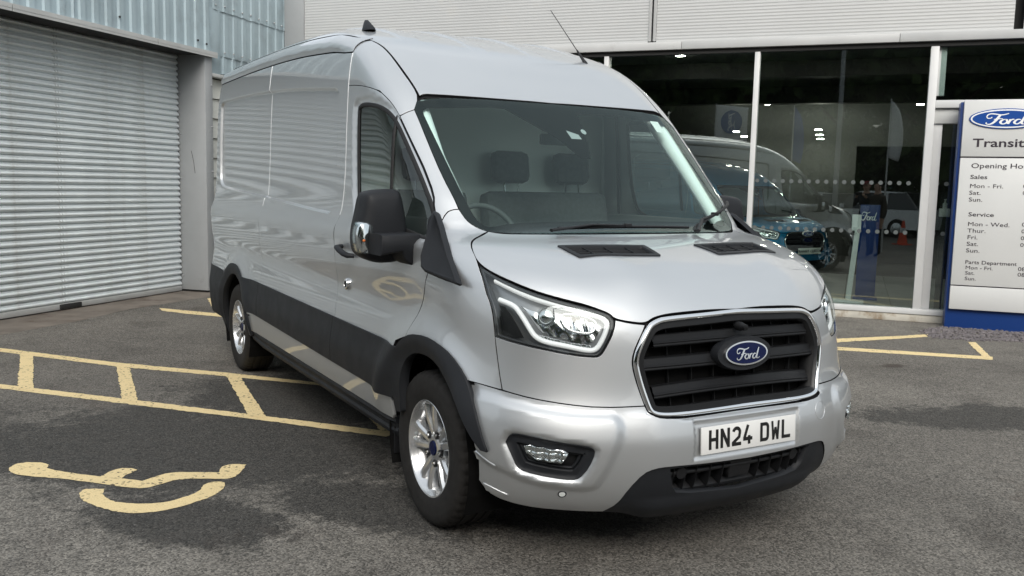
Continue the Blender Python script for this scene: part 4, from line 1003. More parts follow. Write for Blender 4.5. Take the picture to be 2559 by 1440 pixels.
# number plate
PL = box('number_plate', (-.26, -.004, -.0555), (.26, .004, .0555), M_WHITE, VAN, .003)
PL.location = (0, .030, .556); PL.rotation_euler = (math.radians(-3), 0, 0)
Mx = Matrix.Rotation(math.radians(90), 4, 'X')
# plate characters drawn as strokes in the standard 50 x 79 mm plate face
ST = .0142
def glyph(ch):
    w_, h_ = .050, .079; s = ST/2; a, b = s, w_-s; lo, hi = s, h_-s; md = h_/2
    arc = lambda cx, cz, rx, rz, a0, a1, n=10: [(cx+rx*math.cos(math.radians(t)), cz+rz*math.sin(math.radians(t))) for t in np.linspace(a0, a1, n)]
    return {'H': [[(a, 0), (a, h_)], [(b, 0), (b, h_)], [(a, md), (b, md)]],
            'N': [[(a, 0), (a, h_)], [(b, 0), (b, h_)], [(a+.001, h_-.006), (b-.001, .006)]],
            '2': [arc(w_/2, hi-.0175, b-w_/2, .0175, 165, -20, 12)+[(b-.004, md-.004), (a, lo+.006), (a, lo)], [(0, lo), (w_, lo)]],
            '4': [[(b-.010, 0), (b-.010, md-.004)], [(w_/2+.001, h_), (a-.001, lo+.0175)], [(0, lo+.0155), (w_, lo+.0155)]],
            'D': [[(a, 0), (a, h_)], [(a, hi), (b-.013, hi)]+arc(b-.013, hi-.013, .013, .013, 90, 0, 6)+arc(b-.013, lo+.013, .013, .013, 0, -90, 6)+[(a, lo)]],
            'W': [[(a-.0005, h_), (a+.0065, 0)], [(a+.0065, .004), (w_/2, h_*.66)], [(w_/2, h_*.66), (b-.0065, .004)], [(b-.0065, 0), (b+.0005, h_)]],
            'L': [[(a, 0), (a, h_)], [(a, lo), (w_, lo)]]}[ch]
def stroke_mesh(paths, wd):
    V = []; F = []; lev = 0
    for p in paths:
        p = [Vector((q[0], q[1])) for i_, q in enumerate(p) if i_ == 0 or abs(q[0]-p[i_-1][0])+abs(q[1]-p[i_-1][1]) > 1e-5]; k = len(V); lev += 1
        for i, q in enumerate(p):
            d0 = (q-p[i-1]).normalized() if i else None; d1 = (p[i+1]-q).normalized() if i < len(p)-1 else None
            t = (d0+d1).normalized() if d0 and d1 else (d0 or d1); n = Vector((-t.y, t.x)); m = 1/max(.5, n.dot(Vector((-(d1 or d0).y, (d1 or d0).x))))
            for sg in (1, -1): V.append((q.x+n.x*wd/2*m*sg, -.0002*lev-.0005, q.y+n.y*wd/2*m*sg))
        for i in range(len(p)-1): F.append((k+2*i, k+2*i+2, k+2*i+3, k+2*i+1))
    return V, F
xx = -.222
for ch in 'HN24 DWL':
    if ch == ' ': xx += .033; continue
    V, F = stroke_mesh(glyph(ch), ST if ch != 'W' else .0115)
    o = mesh_obj('plate_character', [(v[0]+xx, v[1]-.0042, v[2]-.0395+.002) for v in V], F, M_BLACK, PL); xx += .061
text_mesh('plate_print', 'www.dealership.co.uk'[:0] or '- - - - - - - -', .006, M_TRIM, PL, Matrix.Translation((-.05, -.0046, -.052)) @ Mx, .0002)
# lower valance ------------------------------------------------------------------------
val_t = trace(ch_C, btm_px)
val_half = np.vstack([[(0, zb_mid)], [(-.25, zb_mid+.004)], val_t, [(-.60, .262), (-.45, .245), (-.25, .238), (0, .236)]])
op_t = trace(ch_C, [(1672, 1170), (1677, 1212), (1686, 1227), (1720, 1228), (1825, 1215)])
open_h = np.vstack([[(0, zb_mid-.008), (-.28, zb_mid-.005)], op_t, [(0, op_t[-1, 1]-.002)]]); zlo = float(op_t[-1, 1])
VL = panel('lower_valance', ch_C, [mirror_join(smooth_poly(val_half, 1, 34, False)), mirror_join(open_h)], M_PLAST, VAN, h=.02, lift=.004, disp=lambda a, b: (.006+.018*sstep(.34, .29, b))*sstep(.60, .46, np.abs(a)), gap=.001, lip=.03, skirt=0)
panel('valance_back', ch_C, [mirror_join(open_h*1.03)], M_VOID, VL, h=.05, lift=-.10, gap=0, lip=.01, skirt=0)
panel('valance_shelf', ch_C, [np.array([(-.40, zlo-.004), (.40, zlo-.004), (.40, zlo+.010), (-.40, zlo+.010)])], M_PLASTD, VL, h=.05, lift=-.02, gap=0, lip=.07, skirt=0)
strip('valance_bar', ch_C, np.array([(-.43, .418), (0, .416), (.43, .418)]), .02, M_PLASTD, VL, lift=-.03, hgt=.015, closed=False)
panel('radar_cover', ch_C, [smooth_poly(np.array([(-.070, .452), (.070, .452), (.066, .360), (-.066, .360)]), 1, 20)], M_PLASTD, VL, h=.05, lift=-.016, gap=0, lip=.03, skirt=0)
for sx in (-1, 1):
    panel('blanking_disc', ch_C, [circ(.024, (sx*.36, .418))], M_PLASTD, VL, h=.05, lift=-.010, gap=0, lip=.02, skirt=0)
    for x_ in (.12, .20, .28, .34, .40): strip('valance_fin', ch_C, np.array([(sx*x_, zlo+.012), (sx*x_, .448)]), .005, M_PLASTD, VL, lift=-.06, hgt=.05, closed=False)

# ------------------------------------------------------------------ grille
gr_px = [(1613, 812), (1633, 797), (1660, 788), (1783, 776)]
gl_px = [(1613, 812), (1589, 865), (1579, 900), (1583, 931), (1611, 1015)]
g_top = trace(ch_C, gr_px)[::-1]; g_left = trace(ch_C, gl_px)[1:]; g_bot = trace(ch_C, gb_px)[1:]
g_half = np.vstack([[(0, float(g_top[0, 1])+.004)], g_top, g_left, g_bot, [(0, float(gb[-1, 1]))]])
g_half[:, 1] += 0
gl_o = mirror_join(smooth_poly(g_half, 1, 60, False)); gl_o = smooth_poly(gl_o, 1, 60)
GR = panel('grille', ch_C, [offset_poly(gl_o, -.022), offset_poly(gl_o, -.045)], M_GRILLE, VAN, h=.03, lift=-.004, gap=0, lip=.06, skirt=0)
strip('chrome_surround', ch_C, offset_poly(gl_o, -.013), .024, M_CHROME, GR, lift=-.004, hgt=.016, h=.015, prof=[(-.5, -.5), (-.5, .45), (-.40, .8), (-.1, 1), (.15, .95), (.40, .55), (.5, .2), (.5, -.8)])
panel('grille_back', ch_C, [offset_poly(gl_o, -.02)], M_VOID, GR, h=.06, lift=-.075, gap=0, lip=.005, skirt=0)
bars = [(.960, .951, .425), (.866, .858, .468), (.762, .748, .430)]
for k, (zc, ze_, xe) in enumerate(bars):
    seg = [(-1, 1)] if k != 1 else [(-1, -.26), (.26, 1)]
    for s0, s1 in seg:
        xs = np.linspace(s0*xe, s1*xe, 15); a_ = np.array([float(inv(ch_C, np.array([x, float(front_u(x, zc)), zc]))[0]) if abs(x) > 1e-6 else 0. for x in xs]); z_ = zc+(ze_-zc)*np.abs(xs/xe)**2.5
        path = np.stack([a_, z_], 1)
        b_ = strip('grille_bar', ch_C, path, .049, M_GRILLE, GR, lift=-.038, hgt=.026, closed=False, prof=[(-.55, -.9), (-.5, .25), (-.42, .45), (.0, .62), (.06, .80), (.18, .98), (.26, .80), (.30, .80), (.40, 1.0), (.50, .85), (.53, .3), (.5, -1.2)])
fins = [x for x in np.linspace(-.46, .46, 9) if True]
for x in fins:
    a0 = float(inv(ch_C, np.array([x if abs(x) > .01 else .01, float(front_u(x, .87)), .87]))[0]); top = 1.02 if abs(x) < .42 else .99
    strip('grille_fin', ch_C, np.array([(a0, .665 if abs(x) < .42 else .72), (a0, .85), (a0, top)]), .006, M_GRILLE, GR, lift=-.068, hgt=.018, closed=False)
# badge: dark pod, chrome oval, blue field, script
BU = float(C_U(.885))
def oval(rx, rz, y0, y1, rin=None, n=56):
    V = []; F = []
    for y, s in ((y0, 1.0), ((y0*.3+y1*.7), 1.0), (y1, .965)):
        for k in range(n): a = 2*math.pi*k/n; V.append((rx*s*math.cos(a) if s == 1 else (rx-.003)*math.cos(a), y, rz*math.sin(a) if s == 1 else (rz-.003)*math.sin(a)))
    for r in range(2):
        for k in range(n): F.append((r*n+k, r*n+(k+1) % n, (r+1)*n+(k+1) % n, (r+1)*n+k))
    F.append(tuple(2*n+k for k in range(n))); return V, F
def script_logo(name, scale, mat_, parent, M, depth=.0015):
    """flowing script word as tapered strokes, unit width about 1"""
    P = [  # F (two strokes + flourish), o, r, d : (x, z, width)
        [(.02, .60, .02), (.05, .72, .035), (.13, .78, .05), (.24, .76, .05), (.36, .72, .045), (.47, .74, .04), (.56, .80, .03)],
        [(.02, .60, .02), (.06, .52, .035), (.13, .54, .03), (.15, .60, .02)],
        [(.36, .73, .05), (.31, .58, .06), (.25, .40, .06), (.17, .24, .055), (.09, .18, .045), (.02, .22, .03), (.02, .30, .02)],
        [(.20, .46, .03), (.30, .49, .04), (.42, .50, .03)],
        [(.50, .46, .035), (.43, .44, .045), (.37, .34, .05), (.38, .24, .05), (.44, .20, .045), (.52, .28, .045), (.53, .38, .045), (.49, .46, .035), (.55, .45, .02)],
        [(.60, .47, .03), (.59, .36, .05), (.55, .20, .05)], [(.58, .34, .03), (.64, .44, .045), (.70, .47, .045)],
        [(.86, .44, .035), (.79, .46, .045), (.72, .36, .05), (.71, .25, .05), (.77, .20, .045), (.84, .27, .04), (.90, .42, .04)],
        [(1.00, .78, .03), (.94, .55, .05), (.89, .33, .05), (.89, .22, .045), (.95, .20, .03), (1.02, .27, .015)]]
    V = []; F = []
    for pi, p in enumerate(P):
        q = []
        for i in range(len(p)-1):
            p0, p1, p2, p3 = [np.array(p[max(0, min(len(p)-1, j))]) for j in (i-1, i, i+1, i+2)]
            for t in np.linspace(0, 1, 6)[:-1]: q.append(.5*((2*p1)+(-p0+p2)*t+(2*p0-5*p1+4*p2-p3)*t*t+(-p0+3*p1-3*p2+p3)*t**3))
        q.append(np.array(p[-1])); s = len(V)
        for i in range(len(q)):
            d = q[min(i+1, len(q)-1)][:2]-q[max(i-1, 0)][:2]; d /= max(1e-9, np.linalg.norm(d)); n = np.array([-d[1], d[0]])
            for sg in (1, -1):
                c = q[i][:2]+n*q[i][2]*.62*sg; V.append(((c[0]-.5)*scale, -(depth+.00012*pi), (c[1]-.48)*scale))
        for i in range(len(q)-1): F.append((s+2*i, s+2*i+1, s+2*i+3, s+2*i+2))
    me = bpy.data.meshes.new(name); me.from_pydata([tuple(Matrix(M) @ Vector(v)) for v in V], [], F); me.materials.append(mat_); me.update()
    return link(bpy.data.objects.new(name, me), parent)
BD = empty('badge', (0, BU-.022, .886), 0, VAN); BD.rotation_euler = (math.radians(-7), 0, 0); BD.parent = GR
V, F = oval(.150, .072, .05, .008); mesh_obj('badge_pod', V, F, M_PLAST, BD, True, 50)
V, F = oval(.118, .052, .03, -.004); mesh_obj('badge_rim', V, F, M_CHROME, BD, True, 50)
V, F = oval(.109, .0455, .02, -.0065); mesh_obj('badge_field', V, F, M_BLUE, BD, True, 50)
script_logo('badge_script', .122, M_CHROME, BD, Matrix.Translation((0, -.007, -.002)) @ Matrix.Diagonal((1, 1, .62, 1)))
tb = [(0, BU-.01, 0), ]
V, F = lathe([(.030, .02), (.030, -.01), (.024, -.022), (.020, -.045), (.001, -.048)], 18, 'y'); o = mesh_obj('camera_nub', V, F, M_GRILLE, GR, True, 40); o.location = (-.012, BU+.010, .992); o.scale = (.62, .8, .62)

# ------------------------------------------------------------------ windscreen
ws_px = [(1220, 579), (1198, 571), (1180, 562), (1165, 550), (1147, 523), (1105, 439), (1070, 357), (1036, 274), (1030, 261), (1050, 246)]
wsl = trace(ch_F, ws_px)
ws_half = np.vstack([[(0, 1.334)], [(-.35, 1.333)], [(-.58, 1.332)], wsl, [(-.55, 1.991), (0, 1.995)]])
WSL = mirror_join(smooth_poly(ws_half, 1, 40, False))
clr_px = [(1225, 566), (1208, 560), (1190, 545), (1165, 502), (1105, 379), (1062, 290), (1056, 274), (1066, 268)]
clr = trace(ch_F, clr_px)
in_half_L = [(0, 1.392), (-.35, 1.388), (-.60, 1.38)]
cl = smooth_poly(np.vstack([in_half_L, clr]), 1, 60, False)
topz = 1.955
# clear area: camera shade hangs down from the top in the middle
hole = np.vstack([cl, [(-.42, 1.952), (-.32, 1.950), (-.09, 1.80), (-.015, 1.70), (.045, 1.70), (.085, 1.78), (.135, 1.945), (.42, 1.952)], (cl*np.array([-1, 1]))[::-1][:-1]])
WS = panel('windscreen', ch_F, [WSL], M_WSCR, VAN, h=.05, lift=-.003, gap=.002, lip=.004, skirt=0)
panel('screen_band', ch_F, [offset_poly(WSL, -.001), dedupe(hole)], M_FRIT, WS, h=.03, lift=-.0075, gap=.001, lip=.003, skirt=0)
V, F = oval(.020, .020, .0, -.004, n=20)
def on_screen(x, z, lift): 
    P, N = surf(ch_F, np.array([x]), np.array([z]), None, lift); return P[0]
q = [on_screen(-.01, 1.845, -.005), on_screen(.055, 1.825, -.005), on_screen(.06, 1.80, -.005), on_screen(-.005, 1.80, -.005)]
mesh_obj('camera_window', q, [(0, 1, 2, 3)], M_GREYP, WS)
q = [on_screen(.10+.016*math.cos(a), 1.843+.014*math.sin(a), -.005) for a in np.linspace(0, 2*math.pi, 14, endpoint=False)]; mesh_obj('rain_sensor', q, [tuple(range(14))], M_GREYP, WS)
q = [on_screen(x, z, -.006) for x, z in ((.635, 1.935), (.70, 1.935), (.70, 1.87), (.635, 1.87))]; mesh_obj('service_sticker', q, [(0, 1, 2, 3)], M_WHITE, WS)
# cowl grille panel between screen and bonnet, wipers
def wiper(x0, z0, x1, z1, arm):
    W_ = empty('wiper', (0, 0, 0), 0, VAN)
    bl_ = [on_screen(x0+(x1-x0)*t, z0+(z1-z0)*t, .018+.006*math.sin(math.pi*t)) for t in np.linspace(0, 1, 12)]
    tube('wiper_blade', bl_, .009, M_PLASTD, W_, 8, .8)
    m = on_screen((x0+x1)/2, (z0+z1)/2, .030); a0 = on_screen(arm[0], arm[1], .03); ml = on_screen((x0+x1)/2+(arm[0]-(x0+x1)/2)*.45, (z0+z1)/2+(arm[1]-(z0+z1)/2)*.45+.006, .036)
    tube('wiper_arm', [a0, ml, m], [.011, .009, .007], M_PLASTD, W_, 8, .7)
    bm = bmesh.new(); add_box(bm, m-np.array([.020, .012, .009]), m+np.array([.020, .012, .010]), None, .005); bm_obj('arm_clip', bm, M_PLASTD, W_, True)
wt = trace(ch_F, [(1393, 580), (1717, 577), (1376, 592), (1736, 586), (1812, 509), (1742, 592)])
wiper(*wt[0], *wt[1], wt[2]); wiper(*wt[3], *wt[4], wt[5])

# ------------------------------------------------------------------ door mirrors
um = float(on_plane(893, 600, (-1.208, 0, 0), (1, 0, 0))[1])
mir_px = [(893, 585), (905, 530), (912, 492), (921, 480), (945, 474), (985, 472), (1001, 476), (1009, 492), (1018, 540), (1024, 590), (1021, 625), (1010, 645), (995, 657), (960, 660), (930, 655), (905, 640), (896, 625)]
mp_ = smooth_poly(np.array([[*on_plane(x, y, (0, um, 0), (0, 1, 0))[[0, 2]]] for x, y in mir_px]), 2, 200)
ind_px = [(896, 560), (905, 555), (922, 556), (930, 570), (934, 625), (930, 632), (905, 634), (896, 628), (890, 590)]
ip_ = smooth_poly(np.array([[*on_plane(x, y, (0, um, 0), (0, 1, 0))[[0, 2]]] for x, y in ind_px]), 1, 200)
def puff(name, poly, rings, M, parent, fl):
    V = []; F = []; n = len(poly)
    cen = poly.mean(0)
    for off, y in rings:
        for x, z in (offset_poly(poly, off) if off else poly) if off <= 0 or off < .02 else cen+(poly-cen)*off: V.append(((-x if fl else x), y, z))
    for r in range(len(rings)-1):
        for k in range(n): F.append((r*n+k, r*n+(k+1) % n, (r+1)*n+(k+1) % n, (r+1)*n+k))
    F.append(tuple(range(n))); F.append(tuple((len(rings)-1)*n+k for k in range(n)))
    bm = bmesh.new(); vs = [bm.verts.new(v) for v in V]
    for f_ in F: bm.faces.new([vs[i] for i in f_])
    return bm_obj(name, bm, M, parent, True, 50)
tri = trace(ch_S, [(1084, 527), (1069, 545), (1062, 590), (1050, 640), (1052, 672), (1069, 682), (1138, 709), (1141, 702), (1120, 642), (1098, 562)])
for fl in (False, True):
    sx = 1 if fl else -1
    MR = empty('door_mirror', (0, 0, 0), 0, VAN)
    puff('mirror_shell', mp_, [(-.012, um+.125), (-.002, um+.115), (0, um+.05), (-.003, um+.02), (-.010, um+.004), (-.018, um-.006), (.72, um-.016), (.45, um-.021), (.15, um-.023)], M_PLAST, MR, fl)
    puff('mirror_glass', offset_poly(mp_, -.02), [(0, um+.119), (0, um+.127)], M_CHROME, MR, fl)
    I = puff('indicator_lens', offset_poly(ip_, .001), [(0, um+.05), (0, um-.004), (-.004, um-.012), (-.010, um-.017)], M_REFL, MR, fl)
    puff('indicator_cover', offset_poly(ip_, .004), [(0, um+.055), (0, um-.008), (-.004, um-.017), (-.010, um-.022)], M_LENS, I, fl)
    ball('indicator_bulb', np.array([ip_[:, 0].mean()-.012, um-.018, ip_[:, 1].mean()-.012]), .007, M_AMBER, I, fl)
    # arm: lower boom to the sail panel
    A = np.array([*on_plane(985, 612, (0, um+.05, 0), (0, 1, 0))]); B = np.array([-.955, float(on_plane(1062, 610, (-.955, 0, 0), (1, 0, 0))[1]), float(on_plane(1062, 610, (-.955, 0, 0), (1, 0, 0))[2])])
    a_ = [A, (A+B)/2+np.array([0, -.012, 0]), B]; a_ = [(q[0] if not fl else -q[0], q[1], q[2]) for q in a_]
    apx = [(950, 586), (1000, 585), (1046, 583), (1062, 596), (1062, 640), (1054, 670), (1030, 664), (1012, 652), (1004, 630), (950, 640)]
    apl = smooth_poly(np.array([[*on_plane(x, y, (0, 1.19, 0), (0, 1, 0))[[0, 2]]] for x, y in apx]), 1, 50)
    puff('mirror_arm', apl, [(0, 1.34), (0, 1.20), (-.004, 1.188), (-.010, 1.183)], M_PLAST, MR, fl)
    q0, q1, q2 = hit(1141, 706), hit(1056, 672), hit(1084, 530); nn = np.cross(q1-q0, q2-q0); nn /= np.linalg.norm(nn); nn *= np.sign(-nn[0]); pl = q0+nn*(.010 if fl else .042)
    sp = [on_plane(x, y, pl, nn) for x, y in [(1084, 526), (1070, 545), (1064, 590), (1050, 640), (1051, 668), (1060, 679), (1137, 710), (1142, 707), (1141, 700), (1120, 641), (1099, 562), (1089, 531)]]; cen = np.mean(sp, 0); m_ = len(sp)
    rows_ = [[p-nn*.026 for p in sp], [p-nn*.004 for p in sp], [p+(cen-p)*.03+nn*.001 for p in sp], [p+(cen-p)*.10+nn*.004 for p in sp], [p+(cen-p)*.16-nn*.001 for p in sp]]
    V = [((-p[0] if fl else p[0]), p[1], p[2]) for r_ in rows_ for p in r_]; F = [(r_*m_+k_, r_*m_+(k_+1) % m_, (r_+1)*m_+(k_+1) % m_, (r_+1)*m_+k_) for r_ in range(4) for k_ in range(m_)]+[tuple(4*m_+k_ for k_ in range(m_))]
    bm = bmesh.new(); vs = [bm.verts.new(v) for v in V]
    for f_ in F: bm.faces.new([vs[i] for i in f_])
    bm_obj('sail_panel', bm, M_PLAST, MR, True, 40)

# ------------------------------------------------------------------ wheels
def make_wheel():
    W_ = empty('wheel', (0, 0, 0), 0, VAN)
    # tyre: outward is -x
    n = 132; prof = [(.205, -.088), (.212, -.104), (.228, -.112), (.262, -.119), (.300, -.1205), (.325, -.117), (.338, -.109), (.347, -.099), (.3525, -.088), (.354, -.062), (.354, -.058), (.347, -.056), (.347, -.050), (.354, -.048), (.3555, -.015), (.3555, -.012), (.348, -.010), (.348, .010), (.3555, .012), (.3555, .015), (.354, .048), (.347, .050), (.347, .056), (.354, .058), (.354, .062), (.3525, .088), (.342, .104), (.300, .1205), (.24, .115), (.205, .09)]
    V, F = lathe(prof, n)
    V = [Vector(v) for v in V]
    for r in (6, 7, 8, 9):
        for k in range(0, n, 3):
            v = V[r*n+k]; m = (.352 - .006)/.352 if r > 6 else .99; v.y *= m; v.z *= m
    ty = mesh_obj('tyre', V, F, M_TYRE, W_, True, 32)
    V, F = lathe([(.200, .09), (.188, .06), (.183, -.02), (.192, -.070), (.205, -.088), (.213, -.094), (.2215, -.100), (.2235, -.107), (.2195, -.110), (.2125, -.107), (.208, -.098), (.203, -.090), (.198, -.080)], 72)
    RM = mesh_obj('rim', V, F, M_ALLOY, W_, True, 40)
    # spokes: five broad, each a raised trapezoid with a faceted flank
    for k in range(10):
        a = math.radians(100+36*k+(5 if k % 2 else -5))
        rows = [(.045, .016, .010, -.074), (.085, .021, .013, -.080), (.125, .021, .012, -.086), (.165, .021, .011, -.090), (.199, .029, .014, -.091)]
        V = []; F = []
        for r, wb, wt, h_ in rows:
            for y, x in ((-wb, h_+.040), (-wb*.93, h_+.012), (-wt, h_), (wt*.25, h_-.001), (wt, h_+.001), (wb*.93, h_+.012), (wb, h_+.040)): V.append((x, r, y))
        m = 7
        for i in range(len(rows)-1):
            for j in range(m-1): F.append((i*m+j, i*m+j+1, (i+1)*m+j+1, (i+1)*m+j))
        F.append(tuple(range(m))); F.append(tuple((len(rows)-1)*m+j for j in range(m)))
        R_ = Matrix.Rotation(a, 4, 'X'); bm = bmesh.new(); vs = [bm.verts.new(R_ @ Vector(v)) for v in V]
        for f_ in F: bm.faces.new([vs[i] for i in f_])
        bm_obj('spoke', bm, M_ALLOY, RM, True, 25)
        if k % 2: continue
        # wheel nut in a dark pocket
        b_ = math.radians(100+36*k+18); c_ = Vector((-.080, .070*math.cos(b_), .070*math.sin(b_)))
        V, F = lathe([(.017, .006), (.017, -.004), (.015, -.0045)], 14); o = mesh_obj('nut_pocket', V+[(-.0045, 0, 0)], F+[(2*14+i, 2*14+(i+1) % 14, 3*14) for i in range(14)], M_PLASTD, RM, True, 40); o.location = c_
        V, F = lathe([(.009, .0), (.009, -.009), (.006, -.012), (.001, -.0125)], 6); o = mesh_obj('wheel_nut', V, F, M_CHROME, RM); o.location = c_
    V, F = lathe([(.085, -.040), (.082, -.070), (.060, -.079), (.040, -.083), (.036, -.083)], 40); mesh_obj('hub', V, F, M_ALLOY, RM, True, 40)
    V, F = lathe([(.034, -.080), (.034, -.086), (.031, -.089), (.027, -.0885), (.001, -.0895)], 30); mesh_obj('hub_cap', V, F, M_BLUE, RM, True, 40)
    V, F = lathe([(.184, .02), (.184, -.040), (.06, -.042), (.001, -.042)], 40); mesh_obj('spoke_shade_disc', V, F, M_VOID, W_, True, 40)  # black disc added behind the spokes to darken the openings
    V, F = tube_mesh([(-.085, .185*math.cos(.1), .185*math.sin(.1)), (-.10, .175*math.cos(.1), .175*math.sin(.1))], .005, 8); mesh_obj('tyre_valve', V, F, M_TRIM, RM)
    return W_
w0 = make_wheel()
w0.location = (-.878, 1.023, .352); w0.rotation_euler = (math.radians(-4), 0, math.radians(0))
for x, u, rz, rx in ((-.878, 4.773, 0, 23), (.878, 1.023, math.pi, 40), (.878, 4.773, math.pi, 11)):
    c = copy_tree(w0, VAN); c.location = (x, u, .352); c.rotation_euler = (math.radians(rx), 0, rz)

# ------------------------------------------------------------------ roof furniture, rear, underside
sh = [(.0, .075, .0), (.03, .0, .0)]
ap_ = hit(917, 100)
FN = on_plane(917, 98, (-.52, 0, 0), (1, 0, 0)); fx, fu, fz = -.46, None, None
FU = 2.62; fz = float(top_z(-.46, FU))
P0 = on_plane(921, 98, (0, 2.62, 0), (0, 1, 0))
fx = float(np.clip(P0[0], -.8, 0)); fz = float(top_z(fx, FU))
V = []; F = []
for y, zz, w_ in ((-.075, .0, .012), (-.055, .020, .024), (-.02, .048, .022), (.02, .068, .017), (.05, .072, .013), (.062, .045, .020), (.068, .0, .028)):
    pass
rows = [(0.0, -.085, .075, .034), (.012, -.075, .073, .033), (.035, -.038, .068, .024), (.058, .0, .062, .015), (.070, .022, .055, .008)]
m = 12
for z_, f0, f1, w_ in rows:
    for k in range(m):
        t = 2*math.pi*k/m; c = (f0+f1)/2; V.append((w_*math.sin(t), c+(f1-f0)/2*math.cos(t), z_))
for i in range(len(rows)-1):
    for k in range(m): F.append((i*m+k, i*m+(k+1) % m, (i+1)*m+(k+1) % m, (i+1)*m+k))
F.append(tuple((len(rows)-1)*m+k for k in range(m)))
o = mesh_obj('roof_antenna_fin', V, F, M_PLAST, VAN, True, 60); o.location = (fx, FU, fz-.003)
# whip aerial
ab = hit(1462, 157); dirv = None
tp = on_plane(1376, 26, (0, ab[1]+.20, 0), (0, 1, 0))
AE = tube('whip_aerial', [ab-np.array([0, 0, .01]), ab+(tp-ab)*.04, ab+(tp-ab)*.22, ab+(tp-ab)*.25, tp], [.020, .010, .006, .0028, .0022], M_PLASTD, VAN, 8)
# rear face and doors (seen only from elsewhere)
zz = np.array([.42, .6, .9, 1.2, 1.5, 1.8, 2.1, 2.3, 2.42, 2.50, 2.56]); ww = side_x(np.full(len(zz), 5.94), zz)
V = []; F = []
for z_, w_ in zip(zz, ww): V += [(-w_, 5.945, z_), (-.01, 5.955, z_), (.01, 5.955, z_), (w_, 5.945, z_)]
for k in range(3):
    F_ = []; 
    for i in range(len(zz)-1): F_.append((i*4+k, i*4+k+1, (i+1)*4+k+1, (i+1)*4+k))
    mesh_obj('rear_door' if k != 1 else 'door_gap', V, F_, M_PAINT if k != 1 else M_RUBBER, VAN, True, 60)
for sx in (-1, 1):
    box('tail_lamp', (min(sx*.84, sx*.74), 5.93, .95), (max(sx*.84, sx*.74), 5.972, 1.75), M_REDL, VAN, .008)
# rear bumper corner and sides in black
for fl in (False, True):
    rb = np.array([(5.255, .36), (5.27, .55), (5.25, .70), (5.24, .76), (5.32, .775), (5.95, .785), (5.95, .42), (5.80, .36)])
    panel('rear_bumper', ch_S, [smooth_poly(rb, 1, 30)], M_PLAST, VAN, h=.03, disp=lambda u, z: .010*np.ones_like(u), flip=fl, gap=0, lip=.03, skirt=0)
box('rear_bumper_face', (-.93, 5.93, .42), (.93, 5.985, .78), M_PLAST, VAN, .02)
box('floor_pan', (-.90, 1.55, .40), (.90, 4.25, .46), M_VOID, VAN)
box('chassis_rail', (-.50, .30, .30), (-.38, 5.8, .42), M_VOID, VAN); box('chassis_rail', (.38, .30, .30), (.50, 5.8, .42), M_VOID, VAN)
box('rear_axle', (-.80, 4.72, .28), (.80, 4.83, .40), M_VOID, VAN); box('under_tray', (-.62, .50, .29), (.62, 1.5, .33), M_VOID, VAN)
# mud flap behind the rear wheel
box('mud_flap', (-.985, 5.20, .20), (-.78, 5.212, .62), M_PLASTD, VAN); box('mud_flap', (.78, 5.20, .20), (.985, 5.212, .62), M_PLASTD, VAN)
for sx in (-1, 1): box('mud_flap', (min(sx*.80, sx*.985), 1.425, .22), (max(sx*.80, sx*.985), 1.437, .50), M_PLASTD, VAN)

# ------------------------------------------------------------------ cab interior
box('bulkhead', (-.90, 2.42, .5), (.90, 2.45, 2.22), M_TRIM, VAN, .01)
box('cab_floor', (-.88, .95, .50), (.88, 2.42, .55), M_FLOORV, VAN)
box('headlining', (-.72, 1.98, 2.06), (.72, 2.42, 2.09), M_TRIM, VAN, .01)
DS = bmesh.new(); add_box(DS, (-.84, .98, .95), (.84, 1.40, 1.20), None, .05); add_box(DS, (-.80, .93, 1.15), (.80, 1.28, 1.262), None, .04); add_box(DS, (-.72, 1.22, 1.16), (-.24, 1.44, 1.30), None, .05)
add_box(DS, (-.12, 1.25, .75), (.18, 1.45, 1.22), None, .03)
bm_obj('dashboard', DS, M_DASH, VAN, True, 40)
def seat(cx, wd, name='seat'):
    S_ = empty(name, (0, 0, 0), 0, VAN)
    box('seat_cushion', (cx-wd/2, 1.62, .78), (cx+wd/2, 2.14, .95), M_SEAT, S_, .05)
    bm = bmesh.new(); add_box(bm, (-wd/2, -.07, 0), (wd/2, .07, .62), Matrix.Translation((cx, 2.14, .90)) @ Matrix.Rotation(math.radians(-13), 4, 'X'), .05); bm_obj('seat_back', bm, M_SEAT, S_, True, 40)
    for hx in ([cx] if wd < .6 else [cx-wd/4, cx+wd/4]):
        bm = bmesh.new(); add_box(bm, (-.13, -.05, 0), (.13, .05, .20), Matrix.Translation((hx, 2.305, 1.56)) @ Matrix.Rotation(math.radians(-8), 4, 'X'), .045); hr = bm_obj('headrest', bm, M_SEAT, S_, True, 40)
        for px_ in (-.05, .05): tube('headrest_post', [(hx+px_, 2.29, 1.49), (hx+px_, 2.305, 1.58)], .006, M_CHROME, hr, 6)
    box('seat_base', (cx-wd/2+.03, 1.66, .55), (cx+wd/2-.03, 2.10, .78), M_DASH, S_)
seat(-.46, .52); seat(.36, .90)
